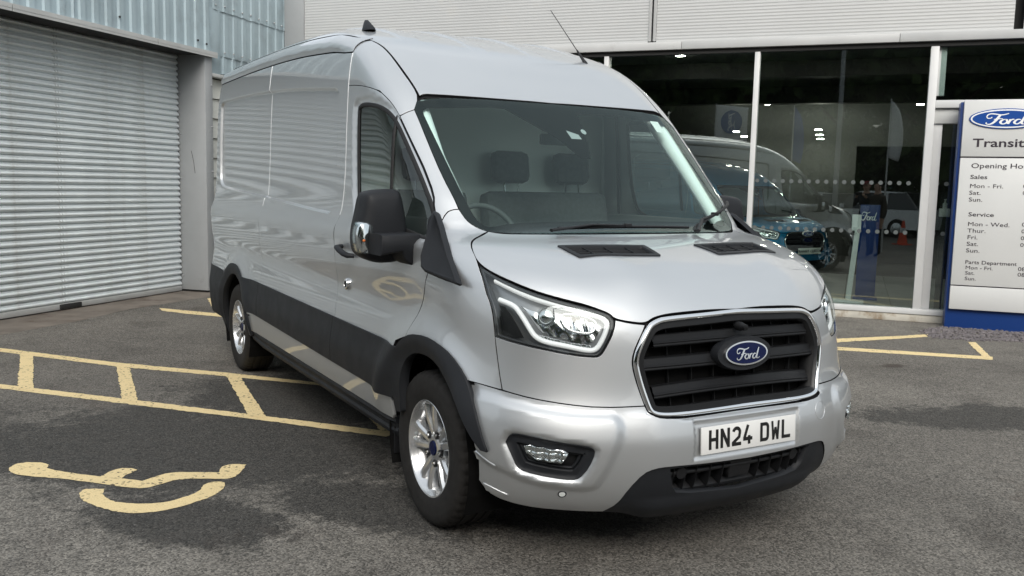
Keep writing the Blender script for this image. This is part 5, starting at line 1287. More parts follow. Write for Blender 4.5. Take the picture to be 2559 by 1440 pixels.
# steering wheel
SW = empty('steering_wheel', (-.46, 1.50, 1.27), 0, VAN); SW.rotation_euler = (math.radians(62), 0, 0)
pts = [(.19*math.cos(t), .19*math.sin(t), 0) for t in np.linspace(0, 2*math.pi, 33)]
tube('wheel_rim', pts, .015, M_DASH, SW, 8); box('wheel_boss', (-.09, -.07, -.05), (.09, .06, -.01), M_DASH, SW, .02); box('wheel_spoke', (-.18, -.02, -.03), (.18, .02, -.012), M_DASH, SW, .005)
for sx in (-1, 1):
    bm = bmesh.new(); add_box(bm, (min(sx*.80, sx*.86), 1.30, .55), (max(sx*.80, sx*.86), 2.28, 1.38), None, .02); bm_obj('door_trim', bm, M_DASH, VAN, True, 40)
    tube('pillar_trim', [(sx*.76, 1.10, 1.36), (sx*.775, 1.42, 1.66), (sx*.75, 1.76, 2.0)], [.035, .04, .045], M_TRIM, VAN, 8)
bm = bmesh.new(); add_box(bm, (-.12, -.01, -.03), (.12, .02, .03), Matrix.Translation((.05, 1.62, 1.80)), .01); bm_obj('rear_view_mirror', bm, M_DASH, VAN, True)
# ------------------------------------------------------------------ totem sign beside the entrance
M_SIGNW = mat('sign_white', (.60, .61, .605), .35, noise=(1.5, .03)); M_SIGNB = mat('sign_blue', (.010, .045, .20), .4); M_INK = mat('sign_ink', (.025, .018, .028), .5)
M_LOGOB = mat('logo_blue', (.008, .06, .28), .3); M_LOGOW = mat('logo_white', (.82, .83, .83), .35)
PS = on_ground(2374, 821); NS = NB.copy(); ES = EB.copy()
MSG = Matrix(((ES[0], -NS[0], 0, PS[0]), (ES[1], -NS[1], 0, PS[1]), (0, 0, 1, 0), (0, 0, 0, 1)))     # local: x along, y into the wall, z up; front is -y
def sgn(px, py):
    q = on_plane(px, py, PS, NS)-PS; return float(q @ ES), float(q[2])
SIGN = tag(empty('totem_sign', (0, 0, 0)), 'white opening-hours totem sign with blue base beside the showroom entrance', 'sign'); SIGN.matrix_world = MSG
xl = (sgn(2404, 252)[0]+sgn(2378, 770)[0])/2; zt = sgn(2406, 252)[1]; zbm = sgn(2378, 772)[1]; XW = 1.24
box('sign_base', (xl-.03, .06, 0), (xl+XW+.03, .30, zt-.01), M_SIGNB, SIGN, .006)
l1 = sgn(2400, 393)[1]; l2 = sgn(2381, 713)[1]
for a, b in ((l1+.008, zt), (l2+.006, l1-.008), (zbm, l2-.006)): box('sign_panel', (xl, .0, a), (xl+XW, .058, b), M_SIGNW, SIGN, .006)
for zz_ in (l1, l2): box('panel_joint', (xl+.003, .012, zz_-.009), (xl+XW-.003, .055, zz_+.009), M_INK, SIGN)
RX = Matrix.Rotation(math.radians(90), 4, 'X')
def words(body, px, py, cap, bold=0.0, sx=1.18):
    x, z = sgn(px, py); mpp = abs(sgn(px, py-20)[1]-z)/20; size = cap*mpp/.70
    o_ = text_mesh('lettering', body, size, M_INK, SIGN, Matrix.Translation((x, -.0015, z)) @ RX, .001, sx=sx*1.09, bold=bold*size); o_['kind'] = 'stuff'
words('Transit', 2430, 367, 20.5, .016, 1.26)
words('Opening Hours', 2426, 420, 12, .004, 1.25)
words('Sales', 2424, 447, 10, .008, 1.28); words('Service', 2419, 540.5, 10, .008, 1.28)
for t_, x_, y_ in (('Mon - Fri.', 2422.5, 469.5), ('Sat.', 2421, 486.5), ('Sun.', 2420, 503.5), ('Mon - Wed.', 2417.5, 564.5), ('Thur.', 2416.7, 581), ('Fri.', 2416, 597.5), ('Sat.', 2414.6, 614), ('Sun.', 2413, 630.5)): words(t_, x_, y_, 10, .001, 1.22)
words('Parts Department', 2411, 659, 9, .004, 1.12)
for t_, x_, y_ in (('Mon - Fri.', 2411.7, 672.5), ('Sat.', 2411, 686), ('Sun.', 2410, 700)): words(t_, x_, y_, 8.6, .001, 1.15)
for t_, x_, y_ in (('0', 2556, 470), ('0', 2555, 487), ('0', 2553, 566), ('0', 2551.7, 583), ('0', 2550, 600), ('0', 2548.7, 617), ('08', 2543, 677), ('08', 2542, 691)): words(t_, x_, y_, 9.5, .001, 1.15)
lx, lz = sgn(2516, 297); mpp = abs(sgn(2516, 277)[1]-lz)/20
LG = empty('oval_logo', (lx, -.004, lz), 0, SIGN)
def oval_disc(name, rx, rz, y0, y1, M, parent):
    V, F = oval(rx, rz, y0, y1); return mesh_obj(name, V, F, M, parent, True, 50)
oval_disc('logo_edge', 86*mpp, 26.5*mpp*.98, .01, -.010, M_LOGOB, LG); oval_disc('logo_ring', 83*mpp, 23.8*mpp, .0, -.012, M_LOGOW, LG); oval_disc('logo_field', 79*mpp, 20.5*mpp, .0, -.014, M_LOGOB, LG)
script_logo('logo_script', 92*mpp, M_LOGOW, LG, Matrix.Translation((-2*mpp, -.0145, -1*mpp)) @ Matrix.Diagonal((1.0, 1, .48, 1)))

# ------------------------------------------------------------------ slate chippings round the sign
M_SLATE = mat('slate_chips', (.16, .145, .15), .8, noise=(7, .35))
rg = random.Random(8); V = []; F = []
bed = np.array([on_ground(x, y)[:2] for x, y in ((2295, 828), (2380, 812), (2620, 822), (2760, 850), (2560, 856), (2420, 852), (2330, 846))])
lo = bed.min(0); hi = bed.max(0); cnt = 0
while cnt < 1500:
    x, y = rg.uniform(lo[0], hi[0]), rg.uniform(lo[1], hi[1])
    if not inside(bed, np.array([[x, y]]))[0]: continue
    cnt += 1; r = rg.uniform(.014, .034); s = len(V); a0 = rg.uniform(0, 6.3); h = rg.uniform(.006, .018); tl_ = rg.uniform(-.006, .006)
    for k in range(5): a = a0+k*1.257; V.append((x+r*math.cos(a)*rg.uniform(.6, 1), y+r*math.sin(a)*rg.uniform(.6, 1), .0+rg.uniform(0, .004)))
    for k in range(5): a = a0+k*1.257; V.append((x+r*.7*math.cos(a), y+r*.7*math.sin(a), h+tl_*math.cos(a)))
    for k in range(5): F.append((s+k, s+(k+1) % 5, s+5+(k+1) % 5, s+5+k))
    F.append(tuple(s+5+k for k in range(5)))
tag(mesh_obj('gravel', V, F, M_SLATE), 'grey purple slate chippings in front of the totem sign', 'gravel', kind='stuff')

# ------------------------------------------------------------------ things inside the showroom
def pB(s, d, z): return PB+EB*s+NB*d+np.array([0, 0, z])
M_CBLUE = paint('bright_blue_paint', (.010, .26, .52)); M_CDARK = paint('dark_upper_paint', (.02, .05, .075))
# second van: the same family of body, lower and shorter, in blue
dv = ray(2020, 640); k = (.50-CAM[2])/dv[2]; FP = CAM+dv*k
def clone_van():
    keep_skip = ('seat', 'steering', 'mud_flap', 'wiper', 'whip', 'roof_antenna', 'number_plate', 'chassis', 'rear_axle', 'under_tray', 'pillar_trim', 'door_trim', 'rear_view', 'sill_step')
    def rec(o, par):
        if any(o.name.startswith(k_) for k_ in keep_skip): return
        c = o.copy(); link(c, par)
        if c.type == 'MESH':
            mt = o.data.materials[0]
            if mt is M_PAINT:
                c.material_slots[0].link = 'OBJECT'; c.material_slots[0].material = M_CBLUE
        for ch in list(o.children): rec(ch, c)
    r = empty('blue_van'); 
    for ch in list(VAN.children): rec(ch, r)
    return r
V2 = clone_van(); tag(V2, 'bright blue van on display inside the showroom glass', 'van')
V2.scale = (.98, .86, .79)
yaw2 = math.radians(4); V2.rotation_euler = (0, 0, yaw2)
off = Matrix.Rotation(yaw2, 3, 'Z') @ Vector((0, .042*.86, 0)); V2.location = (FP[0]-off.x, FP[1]-off.y, .062)
PLW = mat('show_plate', (.62, .66, .62), .5)
P2 = box('show_plate', (-.29, -.006, -.065), (.29, .006, .065), PLW, V2, .004); P2.location = (0, .02, .66)
text_mesh('show_plate_text', 'TRANSIT CUSTOM', .075, M_INK, P2, Matrix.Translation((0, -.0075, -.026)) @ RX, .0005, 'CENTER', 1.05, .0028)
B2 = empty('hood_badge', (0, .075, 1.02), 0, V2)
oval_disc('badge_ring', .13, .058, .03, -.004, M_LOGOW, B2); oval_disc('badge_field', .122, .050, .03, -.006, M_SIGNB, B2); script_logo('badge_script', .17, M_LOGOW, B2, Matrix.Translation((0, -.0065, 0)) @ Matrix.Diagonal((1, 1, .55, 1)))
# blue display board with script, slanted white stand
bpos = CAM+ray(2170, 640)*((.06-CAM[2])/ray(2170, 640)[2]); rb_ = bpos-PB; bs, bd = float(rb_ @ EB), float(rb_ @ NB)
bs, bd = wallB(2170, 570, -1.6)[0], -1.6
DB = tag(empty('display_board'), 'blue display board with white script lettering inside the showroom', 'display board'); DB.matrix_world = Matrix(((EB[0], -NB[0], 0, 0), (EB[1], -NB[1], 0, 0), (0, 0, 1, 0), (0, 0, 0, 1))); DB.location = pB(bs, bd, .073)
box('board_panel', (-.12, -.02, .03), (.14, .02, 1.32), M_BOARDB, DB, .006); box('board_foot', (-.15, -.20, 0), (.17, .20, .028), M_BOARDB, DB, .004)
script_logo('board_script', .19, M_LOGOW, DB, Matrix.Translation((0, -.021, 1.16)))
ss = wallB(2128, 600, -1.1)[0]
LS = tag(empty('leaflet_stand'), 'slim white leaflet stand leaning beside the blue display board', 'stand'); LS.matrix_world = DB.matrix_world; LS.location = pB(ss, -1.1, .073)
bm = bmesh.new(); add_box(bm, (-.035, -.03, .02), (.035, .03, 1.0), Matrix.Rotation(math.radians(4), 4, 'Y'), .006); bm_obj('stand_post', bm, M_FRAME, LS, True); box('stand_foot', (-.20, -.16, 0), (.20, .16, .02), M_FRAME, LS, .004)
bm = bmesh.new(); add_box(bm, (-.06, -.012, 0), (.06, .012, .26), Matrix.Translation((.05, -.02, .97)) @ Matrix.Rotation(math.radians(-35), 4, 'X'), .004); bm_obj('leaflet_tray', bm, M_FRAME, LS, True)
# soap dispenser on the entrance jamb
HSX, HSZ = wallB(2361, 530, -.16)
HS = tag(empty('sanitiser_dispenser'), 'white hand sanitiser pump bottle in a bracket behind the entrance glass', 'dispenser'); HS.matrix_world = DB.matrix_world; HS.location = pB(HSX, -.20, HSZ-.06)
box('bracket', (-.06, -.03, 0), (.06, .03, .10), M_SIGNW, HS, .006)
V, F = lathe([(.026, .10), (.026, .16), (.012, .175), (.010, .20), (.016, .205), (.016, .215), (.001, .215)], 16, 'z'); mesh_obj('bottle', V, F, M_SIGNW, HS, True, 40); box('pump_spout', (-.01, -.05, .205), (.01, 0, .215), M_SIGNW, HS, .002)
box('door_post_mount', (-.05, .031, -.3), (.05, .045, .3), M_BLACKM, HS)
box('dispenser_column', (-.04, .0, -HSZ+.08+.0), (.04, .028, 0), M_BLACKM, HS)
# ------------------------------------------------------------------ the yard behind the camera, seen as reflections in the glass and the paint
GP = PB-NB*.04                                                     # pane plane
def mirror_px(px, py, dist=None, z=None):
    """real place of something whose mirror image shows at this pixel, dist metres from the camera (or at height z)"""
    d = ray(px, py)
    if z is not None: q = CAM+d*((z-CAM[2])/d[2])
    else: q = CAM+d/np.linalg.norm(d[:2])*dist
    return q-2*((q-GP) @ NB)*NB
M_BARK = mat('bark', (.10, .075, .055), .9, noise=(8, .3), bump=(30, .5, .01))
def leaf_mat(name, c1, c2):
    m, t, b = new_mat(name); N = t.nodes; L = t.links
    oi = N.new('ShaderNodeTexCoord'); n = N.new('ShaderNodeTexNoise'); n.inputs['Scale'].default_value = 1.1; n.inputs['Detail'].default_value = 4; L.new(oi.outputs['Object'], n.inputs['Vector'])
    r = N.new('ShaderNodeMapRange'); r.inputs['From Min'].default_value = .35; r.inputs['From Max'].default_value = .65; L.new(n.outputs['Fac'], r.inputs['Value'])
    x = N.new('ShaderNodeMixRGB'); x.inputs[1].default_value = (*c1, 1); x.inputs[2].default_value = (*c2, 1); L.new(r.outputs[0], x.inputs[0]); L.new(x.outputs[0], b.inputs['Base Color']); b.inputs['Roughness'].default_value = .6
    return m
M_LEAF = [leaf_mat('leaf_dark', (.040, .070, .022), (.095, .140, .040)), leaf_mat('leaf_mid', (.055, .095, .026), (.12, .17, .048))]
def tree(loc, h, rad, seed, label, mi=0):
    r = random.Random(seed); T = tag(empty('broadleaf_tree', (loc[0], loc[1], 0)), label, 'tree', 'trees behind the yard')
    pts = [(0, 0, 0), (r.uniform(-.1, .1), r.uniform(-.1, .1), h*.25), (r.uniform(-.3, .3), r.uniform(-.3, .3), h*.55), (r.uniform(-.4, .4), r.uniform(-.4, .4), h*.85)]
    V, F = tube_mesh(pts, [.26, .20, .13, .04], 9)
    for k in range(8):
        a = k*2.4+r.uniform(0, .6); z0 = h*r.uniform(.28, .6); q = [(0, 0, z0), (math.cos(a)*rad*.4, math.sin(a)*rad*.4, z0+h*.12), (math.cos(a)*rad*.8, math.sin(a)*rad*.8, z0+h*.2)]
        v2, f2 = tube_mesh(q, [.09, .06, .02], 6); s = len(V); V += v2; F += [tuple(i+s for i in f) for f in f2]
    mesh_obj('trunk', V, F, M_BARK, T, True, 60)
    # crown: leaf clumps on many lobes
    V = []; F = []; lobes = []
    for k in range(34):
        a = r.uniform(0, 6.28); e = r.uniform(-.35, 1); q = r.uniform(.35, .95)
        lobes.append((math.cos(a)*rad*q*math.sqrt(max(0, 1-(max(0, e))**2)), math.sin(a)*rad*q*math.sqrt(max(0, 1-(max(0, e))**2)), h*.58+e*h*.36, rad*r.uniform(.26, .44)))
    for lx_, ly_, lz_, lr in lobes:
        for _ in range(190):
            v = Vector((r.gauss(0, 1), r.gauss(0, 1), r.gauss(0, .8))).normalized()*lr*r.uniform(.6, 1.08); c = Vector((lx_, ly_, lz_))+v
            a = Vector((r.gauss(0, 1), r.gauss(0, 1), r.gauss(0, 1))).normalized(); b = a.orthogonal().normalized(); sz = r.uniform(.17, .36); s = len(V)
            V += [c-a*sz, c+b*sz*.55, c+a*sz, c-b*sz*.55]; F.append((s, s+1, s+2, s+3))
    mesh_obj('crown', V, F, M_LEAF[mi], T)
DT = NB @ (CAM-GP)
TREES = ['dense tree behind the white flag reflection', 'tall tree rising between the white and blue flags', 'shorter tree at the left of the lamp post', 'tall tree right behind the lamp post', 'tree behind the white feather flag',
         'tall tree above the white minivan', 'tree at the right end past the minivan', 'tree second from the left end of the row', 'tallest tree at the far right of the row', 'last tree at the far right end of the hedge']
for i, (sx_, dd, h, rd) in enumerate(((-13.5, 30, 13, 4.2), (-9.5, 33, 15, 4.6), (-6.0, 28, 11.5, 3.8), (-2.0, 32, 14.5, 4.8), (1.5, 29, 12.5, 4.0), (5.0, 33, 15, 4.9), (9.0, 30, 13, 4.4), (-17.5, 29, 12.5, 4.4), (13, 32, 14, 4.8), (17, 29, 13, 4.5))):
    p = PB+EB*(sx_)+NB*dd
    tree((p[0], p[1]), h, rd, 40+i, TREES[i], i % 2)
M_HEDGE = M_LEAF[0]
# hedge bank under the trees
r = random.Random(3); V = []; F = []
for _ in range(17000):
    s_ = r.uniform(-24, 24); d_ = 26.5+r.uniform(0, 1.6); z_ = r.uniform(0, 5.2)*(.75+.25*math.sin(s_*1.3)*math.sin(s_*.37)); c = Vector(PB+EB*s_+NB*d_+np.array([0, 0, z_]))
    a = Vector((r.gauss(0, 1), r.gauss(0, 1), r.gauss(0, 1))).normalized(); b = a.orthogonal().normalized(); sz = r.uniform(.18, .40); s = len(V)
    V += [c-a*sz, c+b*sz*.6, c+a*sz, c-b*sz*.6]; F.append((s, s+1, s+2, s+3))
for _ in range(17000):
    s_ = r.uniform(-34, 34); d_ = 39+r.uniform(0, 3); z_ = r.uniform(1, 13)*(.85+.15*math.sin(s_*.6)*math.sin(s_*.23)); c = Vector(PB+EB*s_+NB*d_+np.array([0, 0, z_]))
    a = Vector((r.gauss(0, 1), r.gauss(0, 1), r.gauss(0, 1))).normalized(); b = a.orthogonal().normalized(); sz = r.uniform(.4, .8); s = len(V)
    V += [c-a*sz, c+b*sz*.6, c+a*sz, c-b*sz*.6]; F.append((s, s+1, s+2, s+3))
tag(mesh_obj('hedge', V, F, M_HEDGE), 'dark hedge along the far side of the yard, reflected in the glass', 'hedge', kind='stuff')

# ------------------------------------------------------------------ parked cars
M_CARW = mat('white_car_paint', (.84, .85, .86), .25, coat=1.0); M_CARG = mat('car_dark_glass', (.015, .017, .018), .06, coat=1.0); M_CARL = mat('car_lamp', (.75, .76, .76), .1, .6)
def make_car(name, L_, W_, H_, hood, label, kind):
    C_ = tag(empty(name), label, 'car', 'white cars parked across the yard')
    # side profile of lower body and of the glasshouse, lofted across with tumble-home
    lower = [(0, .30), (-.02, .55), (.06, .78), (hood*.5, .92), (hood, 1.00), (L_*.55, 1.03), (L_*.98, 1.02), (L_, .75), (L_*.985, .30)]
    upper = [(hood*.92, .99), (hood+.62, H_-.12), (hood+.95, H_-.02), (L_*.62, H_), (L_*.86, H_-.06), (L_*.97, 1.02)]
    def loft(prof, w0, w1, z0, z1, M, nm, bev):
        V = []; F = []; n = len(prof); rows = [(-1, 0), (-1, 1), (1, 1), (1, 0)]
        ys = [-1, -.96, -.8, 0, .8, .96, 1]
        for y in ys:
            k = 1-bev*max(0, abs(y)-.8)/.2
            for x, z in prof:
                w_ = w0+(w1-w0)*max(0, min(1, (z-z0)/(z1-z0))); V.append(((x-L_/2)*(k if True else 1), y*w_, z if z < z0+.05 else z-(1-k)*.4))
        for i in range(len(ys)-1):
            for j in range(n): F.append((i*n+j, i*n+(j+1) % n, (i+1)*n+(j+1) % n, (i+1)*n+j))
        F += [tuple(range(n)), tuple((len(ys)-1)*n+j for j in range(n))]
        bm = bmesh.new(); vs = [bm.verts.new(v) for v in V]
        for f in F: bm.faces.new([vs[i] for i in f])
        return bm_obj(nm, bm, M, C_, True, 38)
    loft(lower, W_/2, W_/2*.97, .3, 1.0, M_CARW, 'body', .06); loft(upper, W_/2*.96, W_/2*.80, 1.0, H_, M_CARG, 'glasshouse', .04)
    roof = [(hood+.80, H_-.035), (hood+.97, H_+.002), (L_*.62, H_+.022), (L_*.85, H_-.035), (L_*.84, H_-.06), (hood+.9, H_-.05)]
    loft(roof, W_/2*.83, W_/2*.80, H_-.1, H_+.1, M_CARW, 'roof', .04)
    for sy in (-1, 1):
        for x in (L_*.45, L_*.70): 
            bm = bmesh.new(); add_box(bm, (x-L_/2-.03, sy*W_/2*.86-.05, 1.0), (x-L_/2+.03, sy*W_/2*.86+.055, H_-.05)); bm_obj('pillar', bm, M_CARW, C_)
        for x in (.86, L_-.90):
            V, F = lathe([(.20, -.08), (.30, -.10), (.335, -.06), (.335, .08), (.001, .08)], 28, 'y'); o = mesh_obj('wheel', V, F, M_TYRE, C_, True, 40); o.location = (x-L_/2, sy*(W_/2-.06), .335); o.scale = (1, sy*-1 if sy > 0 else 1, 1)
            V, F = lathe([(.21, -.09), (.20, -.075), (.08, -.10), (.001, -.10)], 20, 'y'); o2 = mesh_obj('hub_cap', V, F, M_ALLOY, o, True, 40)
        box('headlight', (-L_/2-.0, min(sy*W_/2*.55, sy*W_/2*.93), .72), (-L_/2+.22, max(sy*W_/2*.55, sy*W_/2*.93), .86), M_CARL, C_, .03)
        box('door_mirror', (hood-L_/2+.25, min(sy*W_/2*.95, sy*W_/2*1.12), 1.02), (hood-L_/2+.38, max(sy*W_/2*.95, sy*W_/2*1.12), 1.18), M_CARW, C_, .03)
    box('grille', (-L_/2-.03, -W_/2*.45, .48), (-L_/2+.02, W_/2*.45, .74), M_PLASTD, C_, .02)
    return C_
c1 = make_car('parked_suv', 4.5, 1.86, 1.66, 1.15, 'white sport utility car in front of the hedge, nearest the orange cone', 0)
p = mirror_px(2180, 588, z=0.0); c1.location = (p[0], p[1], 0)
ang = math.atan2(EB[1], EB[0]); c1.rotation_euler = (0, 0, ang+math.radians(28))
c2 = make_car('parked_suv', 4.3, 1.82, 1.58, 1.1, 'white car half hidden beside the blue van reflection', 1)
p = mirror_px(2035, 575, z=0.0); c2.location = (p[0], p[1], 0); c2.rotation_euler = (0, 0, ang+math.radians(35))
c3 = make_car('parked_minivan', 4.9, 1.95, 2.0, .8, 'tall white minivan parked beyond the other cars', 2)
p = mirror_px(2310, 560, z=0.0); c3.location = (p[0], p[1], 0); c3.rotation_euler = (0, 0, ang+math.radians(20))

# ------------------------------------------------------------------ cone, lamp post, flags
M_ORANGE = mat('cone_orange', (.62, .07, .02), .5); 
CN = tag(empty('traffic_cone'), 'orange traffic cone standing by the white car', 'cone'); p = mirror_px(2254, 612, z=0.0); CN.location = (p[0], p[1], 0)
V, F = lathe([(.17, .03), (.15, .05), (.085, .40), (.035, .74), (.028, .75), (.001, .75)], 24, 'z'); mesh_obj('cone_body', V, F, M_ORANGE, CN, True, 40); box('cone_base', (-.21, -.21, 0), (.21, .21, .03), M_ORANGE, CN, .008)
V, F = lathe([(.094, .38), (.068, .52)], 24, 'z'); mesh_obj('cone_band', [(x*1.03, y*1.03, z) for x, y, z in V], F, M_FRAME, CN, True)
M_POST = mat('galvanised_post', (.33, .34, .35), .5, .5)
LP = tag(empty('lamp_post'), 'tall grey lamp post across the yard reflected in the middle pane', 'lamp post'); p = mirror_px(2090, 440, 27.0); LP.location = (p[0], p[1], 0)
tube('post', [(0, 0, 0), (0, 0, 1.2), (0, 0, 8)], [.09, .075, .05], M_POST, LP, 10); tube('lamp_arm', [(0, 0, 7.95), (.5, 0, 8.15), (1.1, 0, 8.2)], .035, M_POST, LP, 8); box('lamp_head', (.9, -.12, 8.13), (1.6, .12, 8.23), M_POST, LP, .03)
M_FLAGW = mat('flag_white', (.72, .72, .73), .8); M_FLAGB = mat('flag_blue', (.01, .06, .30), .8); M_POLE = mat('flag_pole', (.62, .63, .63), .4, .4)
def flag(px, py_t, py_b, pxw, M, label, logo=False, dist=21.0):
    base = mirror_px(px, py_b, dist); d = ray(px, py_b); top = mirror_px(px, py_t, dist)
    T = tag(empty('feather_flag', (base[0], base[1], 0), math.atan2(EB[1], EB[0])), label, 'flag', 'flags across the yard')
    zt_, zb_ = float(top[2]), float(base[2]); wd = pxw*dist/FPX
    tube('pole', [(0, 0, 0), (0, 0, zb_), (0, 0, zt_+.05)], [.025, .02, .012], M_POLE, T, 8)
    bm_ = bmesh.new(); n = 14; g = []
    for i in range(n+1):
        t = i/n; z = zb_+(zt_-zb_)*t; w_ = wd*(math.sin(math.pi*min(1, .18+.80*t))**.45 if not logo else 1)
        g.append([bm_.verts.new((.02+w_*j/5, .05*math.sin(j*1.1+t*5)*j/5, z-.02*j)) for j in range(6)])
    for i in range(n):
        for j in range(5): bm_.faces.new((g[i][j], g[i][j+1], g[i+1][j+1], g[i+1][j]))
    o = bm_obj('banner', bm_, M, T, True, 70)
    sm_ = o.modifiers.new('thick', 'SOLIDIFY'); sm_.thickness = .004
    if logo:
        zc = (zt_+zb_)/2
        for sy in (-1, 1):
            V, F = oval(.33*(zt_-zb_), .34*wd, 0, -.01); Mr = Matrix.Translation((.02+wd*.5, sy*.09, zc)) @ Matrix.Rotation(math.radians(0 if sy < 0 else 180), 4, 'Z') @ Matrix.Rotation(math.radians(-90), 4, 'Y')
            mesh_obj('flag_logo', [Mr @ Vector(v) for v in V], F, M_LOGOB, T); script_logo('flag_script', .5*(zt_-zb_), M_LOGOW, T, Mr @ Matrix.Translation((0, -.012, 0)) @ Matrix.Diagonal((1, 1, .6, 1)))
flag(1786, 262, 350, 74, M_FLAGW, 'white flag with blue oval emblem on a pole across the yard', True, 30.0)
flag(1978, 268, 400, 24, M_FLAGB, 'narrow blue feather flag reflected in the middle pane', False, 26.0)
flag(2218, 252, 395, 28, M_FLAGW, 'white feather flag reflected at the right of the middle pane', False, 26.0)

# ------------------------------------------------------------------ the two people whose reflections show in the glass
M_SKIN = mat('skin', (.48, .30, .22), .6); M_NAVY = mat('navy_jacket', (.012, .014, .022), .85, noise=(20, .2)); M_TROU = mat('dark_trousers', (.014, .014, .017), .9); M_SHIRT = mat('pale_shirt', (.62, .64, .66), .8)
M_HAIR = mat('dark_hair', (.02, .014, .010), .8); M_BROWN = mat('brown_jacket', (.055, .045, .032), .9); M_CAP = mat('red_cap', (.30, .03, .04), .8); M_SHOE = mat('black_shoes', (.01, .01, .01), .5); M_PHONE = mat('phone_black', (.008, .008, .009), .3)
def person(loc, face, H, arms, label, top, hair, lanyard=False):
    P_ = tag(empty('person', (loc[0], loc[1], 0), face), label, 'person'); s = H/1.78
    J = {'pel': (0, 0, .95, .125), 'abd': (0, .0, 1.10, .125), 'che': (0, 0, 1.30, .145), 'shc': (0, 0, 1.42, .115), 'nck': (0, -.01, 1.51, .058), 'hd0': (0, -.03, 1.60, .080), 'hd1': (0, -.025, 1.69, .092), 'hd2': (0, -.015, 1.755, .055),
         'hL': (.095, 0, .90, .095), 'kL': (.11, -.015, .49, .062), 'aL': (.12, .02, .09, .042), 'tL': (.135, -.13, .035, .036), 'hR': (-.095, 0, .90, .095), 'kR': (-.11, -.02, .49, .062), 'aR': (-.12, .02, .09, .042), 'tR': (-.135, -.13, .035, .036)}
    E_ = [('pel', 'abd'), ('abd', 'che'), ('che', 'shc'), ('shc', 'nck'), ('nck', 'hd0'), ('hd0', 'hd1'), ('hd1', 'hd2'), ('pel', 'hL'), ('hL', 'kL'), ('kL', 'aL'), ('aL', 'tL'), ('pel', 'hR'), ('hR', 'kR'), ('kR', 'aR'), ('aR', 'tR')]
    for sd_, x in (('L', 1), ('R', -1)):
        sh, el, wr, hd = arms[sd_]
        J['s'+sd_] = (x*.175, 0, 1.41, .068); J['e'+sd_] = (*el, .046); J['w'+sd_] = (*wr, .031); J['g'+sd_] = (*hd, .034)
        E_ += [('shc', 's'+sd_), ('s'+sd_, 'e'+sd_), ('e'+sd_, 'w'+sd_), ('w'+sd_, 'g'+sd_)]
        dv_ = Vector(hd)-Vector(wr); dv_.normalize(); sv = dv_.orthogonal().normalized()
        for k in range(5):
            a = (k-2)*.016; ln = (.045, .070, .078, .072, .055)[k]; b0 = Vector(hd)+sv*a; b1 = b0+dv_*ln*.6+sv*a*.3; b2 = b1+dv_*ln*.4+Vector((0, -.012, -.012))
            J[f'f{sd_}{k}a'] = (*b1, .0095); J[f'f{sd_}{k}b'] = (*b2, .0085); E_ += [('g'+sd_, f'f{sd_}{k}a'), (f'f{sd_}{k}a', f'f{sd_}{k}b')]
    keys = list(J); me = bpy.data.meshes.new('body'); me.from_pydata([(J[k][0]*s, J[k][1]*s, J[k][2]*s) for k in keys], [(keys.index(a), keys.index(b)) for a, b in E_], [])
    o = bpy.data.objects.new('body', me); link(o, None); md = o.modifiers.new('skin', 'SKIN'); o.modifiers.new('sub', 'SUBSURF').levels = 1
    for i, k in enumerate(keys): me.skin_vertices[0].data[i].radius = (J[k][3]*s*(1.25 if k in ('che', 'abd', 'pel', 'shc') else 1), J[k][3]*s); me.skin_vertices[0].data[i].use_root = (k == 'pel')
    dg = bpy.context.evaluated_depsgraph_get(); m2 = bpy.data.meshes.new_from_object(o.evaluated_get(dg)); bpy.data.objects.remove(o)
    for M in (top, M_TROU, M_SKIN, M_SHOE, M_SHIRT): m2.materials.append(M)
    wl = [Vector(arms[q][2])*s for q in 'LR']
    for p_ in m2.polygons:
        c = p_.center; p_.use_smooth = True
        hand = min((c-wl[0]).length, (c-wl[1]).length) < .05*s or any((c-Vector(arms[q][3])*s).length < .13*s for q in 'LR')
        p_.material_index = 2 if hand or c.z > 1.50*s else 3 if c.z < .085*s else 1 if c.z < .97*s else (4 if lanyard and abs(c.x) < .06 and c.y < -.05 and c.z < 1.42*s else 0)
    b = bpy.data.objects.new('body', m2); link(b, P_)
    # face and hair
    f = bmesh.new(); bmesh.ops.create_uvsphere(f, u_segments=16, v_segments=10, radius=1.0); bmesh.ops.scale(f, vec=(.082*s, .102*s, .090*s), verts=f.verts)
    bmesh.ops.delete(f, geom=[v for v in f.verts if v.co.z < -.035*s or (v.co.y < -.055*s and v.co.z < .03*s)], context='VERTS'); bmesh.ops.translate(f, vec=(0, -.012*s, 1.70*s), verts=f.verts); bm_obj('hair' if hair is M_HAIR else 'cap', f, hair, P_, True, 80)
    if hair is M_CAP: box('cap_peak', (-.065*s, -.19*s, 1.715*s), (.065*s, -.09*s, 1.73*s), M_CAP, P_, .006)
    V, F = lathe([(.001, -.028*s), (.010*s, -.018*s), (.017*s, 0), (.001, .030*s)], 8, 'z'); n_ = mesh_obj('nose', V, F, M_SKIN, P_, True); n_.location = (0, -.115*s, 1.645*s)
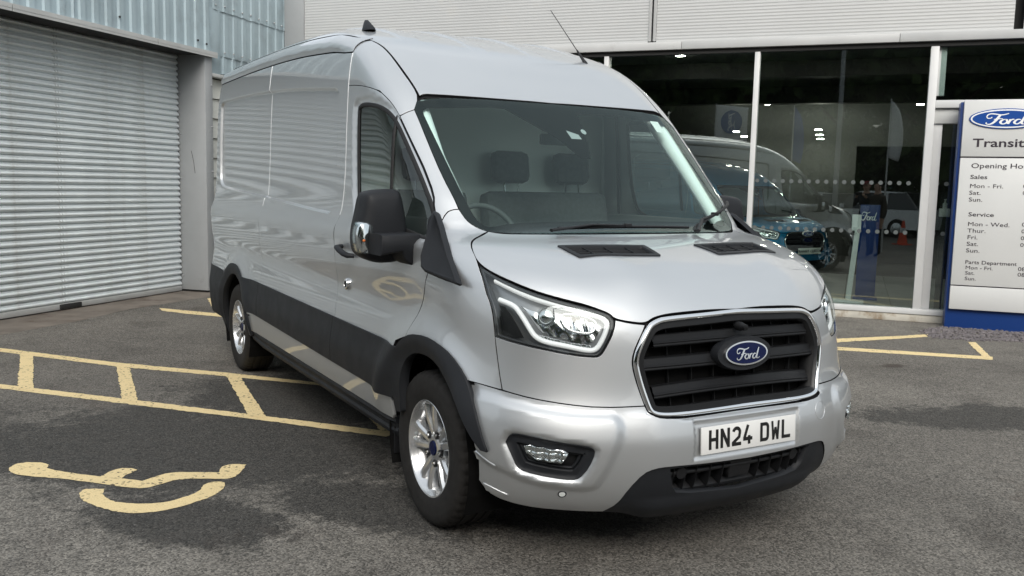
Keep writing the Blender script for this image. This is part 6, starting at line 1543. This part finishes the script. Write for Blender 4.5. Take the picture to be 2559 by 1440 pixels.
    for x in (-1, 1):
        f = bmesh.new(); bmesh.ops.create_uvsphere(f, u_segments=8, v_segments=6, radius=.010*s); bmesh.ops.translate(f, vec=(x*.031*s, -.105*s, 1.672*s), verts=f.verts); bm_obj('eye', f, M_BLACK, P_, True)
        f = bmesh.new(); bmesh.ops.create_uvsphere(f, u_segments=8, v_segments=6, radius=.028*s); bmesh.ops.scale(f, vec=(.35, .7, 1), verts=f.verts); bmesh.ops.translate(f, vec=(x*.088*s, -.02*s, 1.655*s), verts=f.verts); bm_obj('ear', f, M_SKIN, P_, True)
    box('mouth', (-.024*s, -.108*s, 1.595*s), (.024*s, -.098*s, 1.601*s), M_CAP, P_)
    return P_
fw = np.array([math.sin(YAW), math.cos(YAW), 0]); rt_ = np.array([math.cos(YAW), -math.sin(YAW), 0]); face = math.atan2(-fw[0], fw[1]) + math.pi
pp = CAM-fw*.548+rt_*.0
hz_ = 1.50/1.86*1.78
arms = {'L': ((0, 0, 0), (.26, -.10, 1.18), (.10, -.36, 1.42), (.065, -.41, 1.455)), 'R': ((0, 0, 0), (-.26, -.10, 1.18), (-.10, -.36, 1.42), (-.065, -.41, 1.455))}
PH1 = person((pp[0], pp[1]), face, 1.86, arms, 'person in a dark jacket and red cap holding up a phone to take a picture', M_NAVY, M_CAP, True)
bm = bmesh.new(); add_box(bm, (-.08, -.005, -.039), (.08, .005, .039), None, .003)
PHN = tag(bm_obj('phone', bm, M_PHONE, None, True), 'black phone held up sideways in both hands', 'phone')
pc = CAM-np.array([RB[2][0], RB[2][1], RB[2][2]])*.030; PHN.matrix_world = Matrix(((RB[0][0], RB[2][0], RB[1][0], pc[0]), (RB[0][1], RB[2][1], RB[1][1], pc[1]), (RB[0][2], RB[2][2], RB[1][2], pc[2]), (0, 0, 0, 1)))
p2 = mirror_px(2195, 484, float(np.linalg.norm((2*DT)))*1.0)
arms2 = {'L': ((0, 0, 0), (.24, .03, 1.13), (.20, -.13, .93), (.18, -.19, .88)), 'R': ((0, 0, 0), (-.24, .04, 1.13), (-.22, -.02, .86), (-.22, -.05, .79))}
person((p2[0], p2[1]), face+.5, 1.84, arms2, 'bareheaded person in a brown jacket standing beside the one with the phone', M_BROWN, M_HAIR)
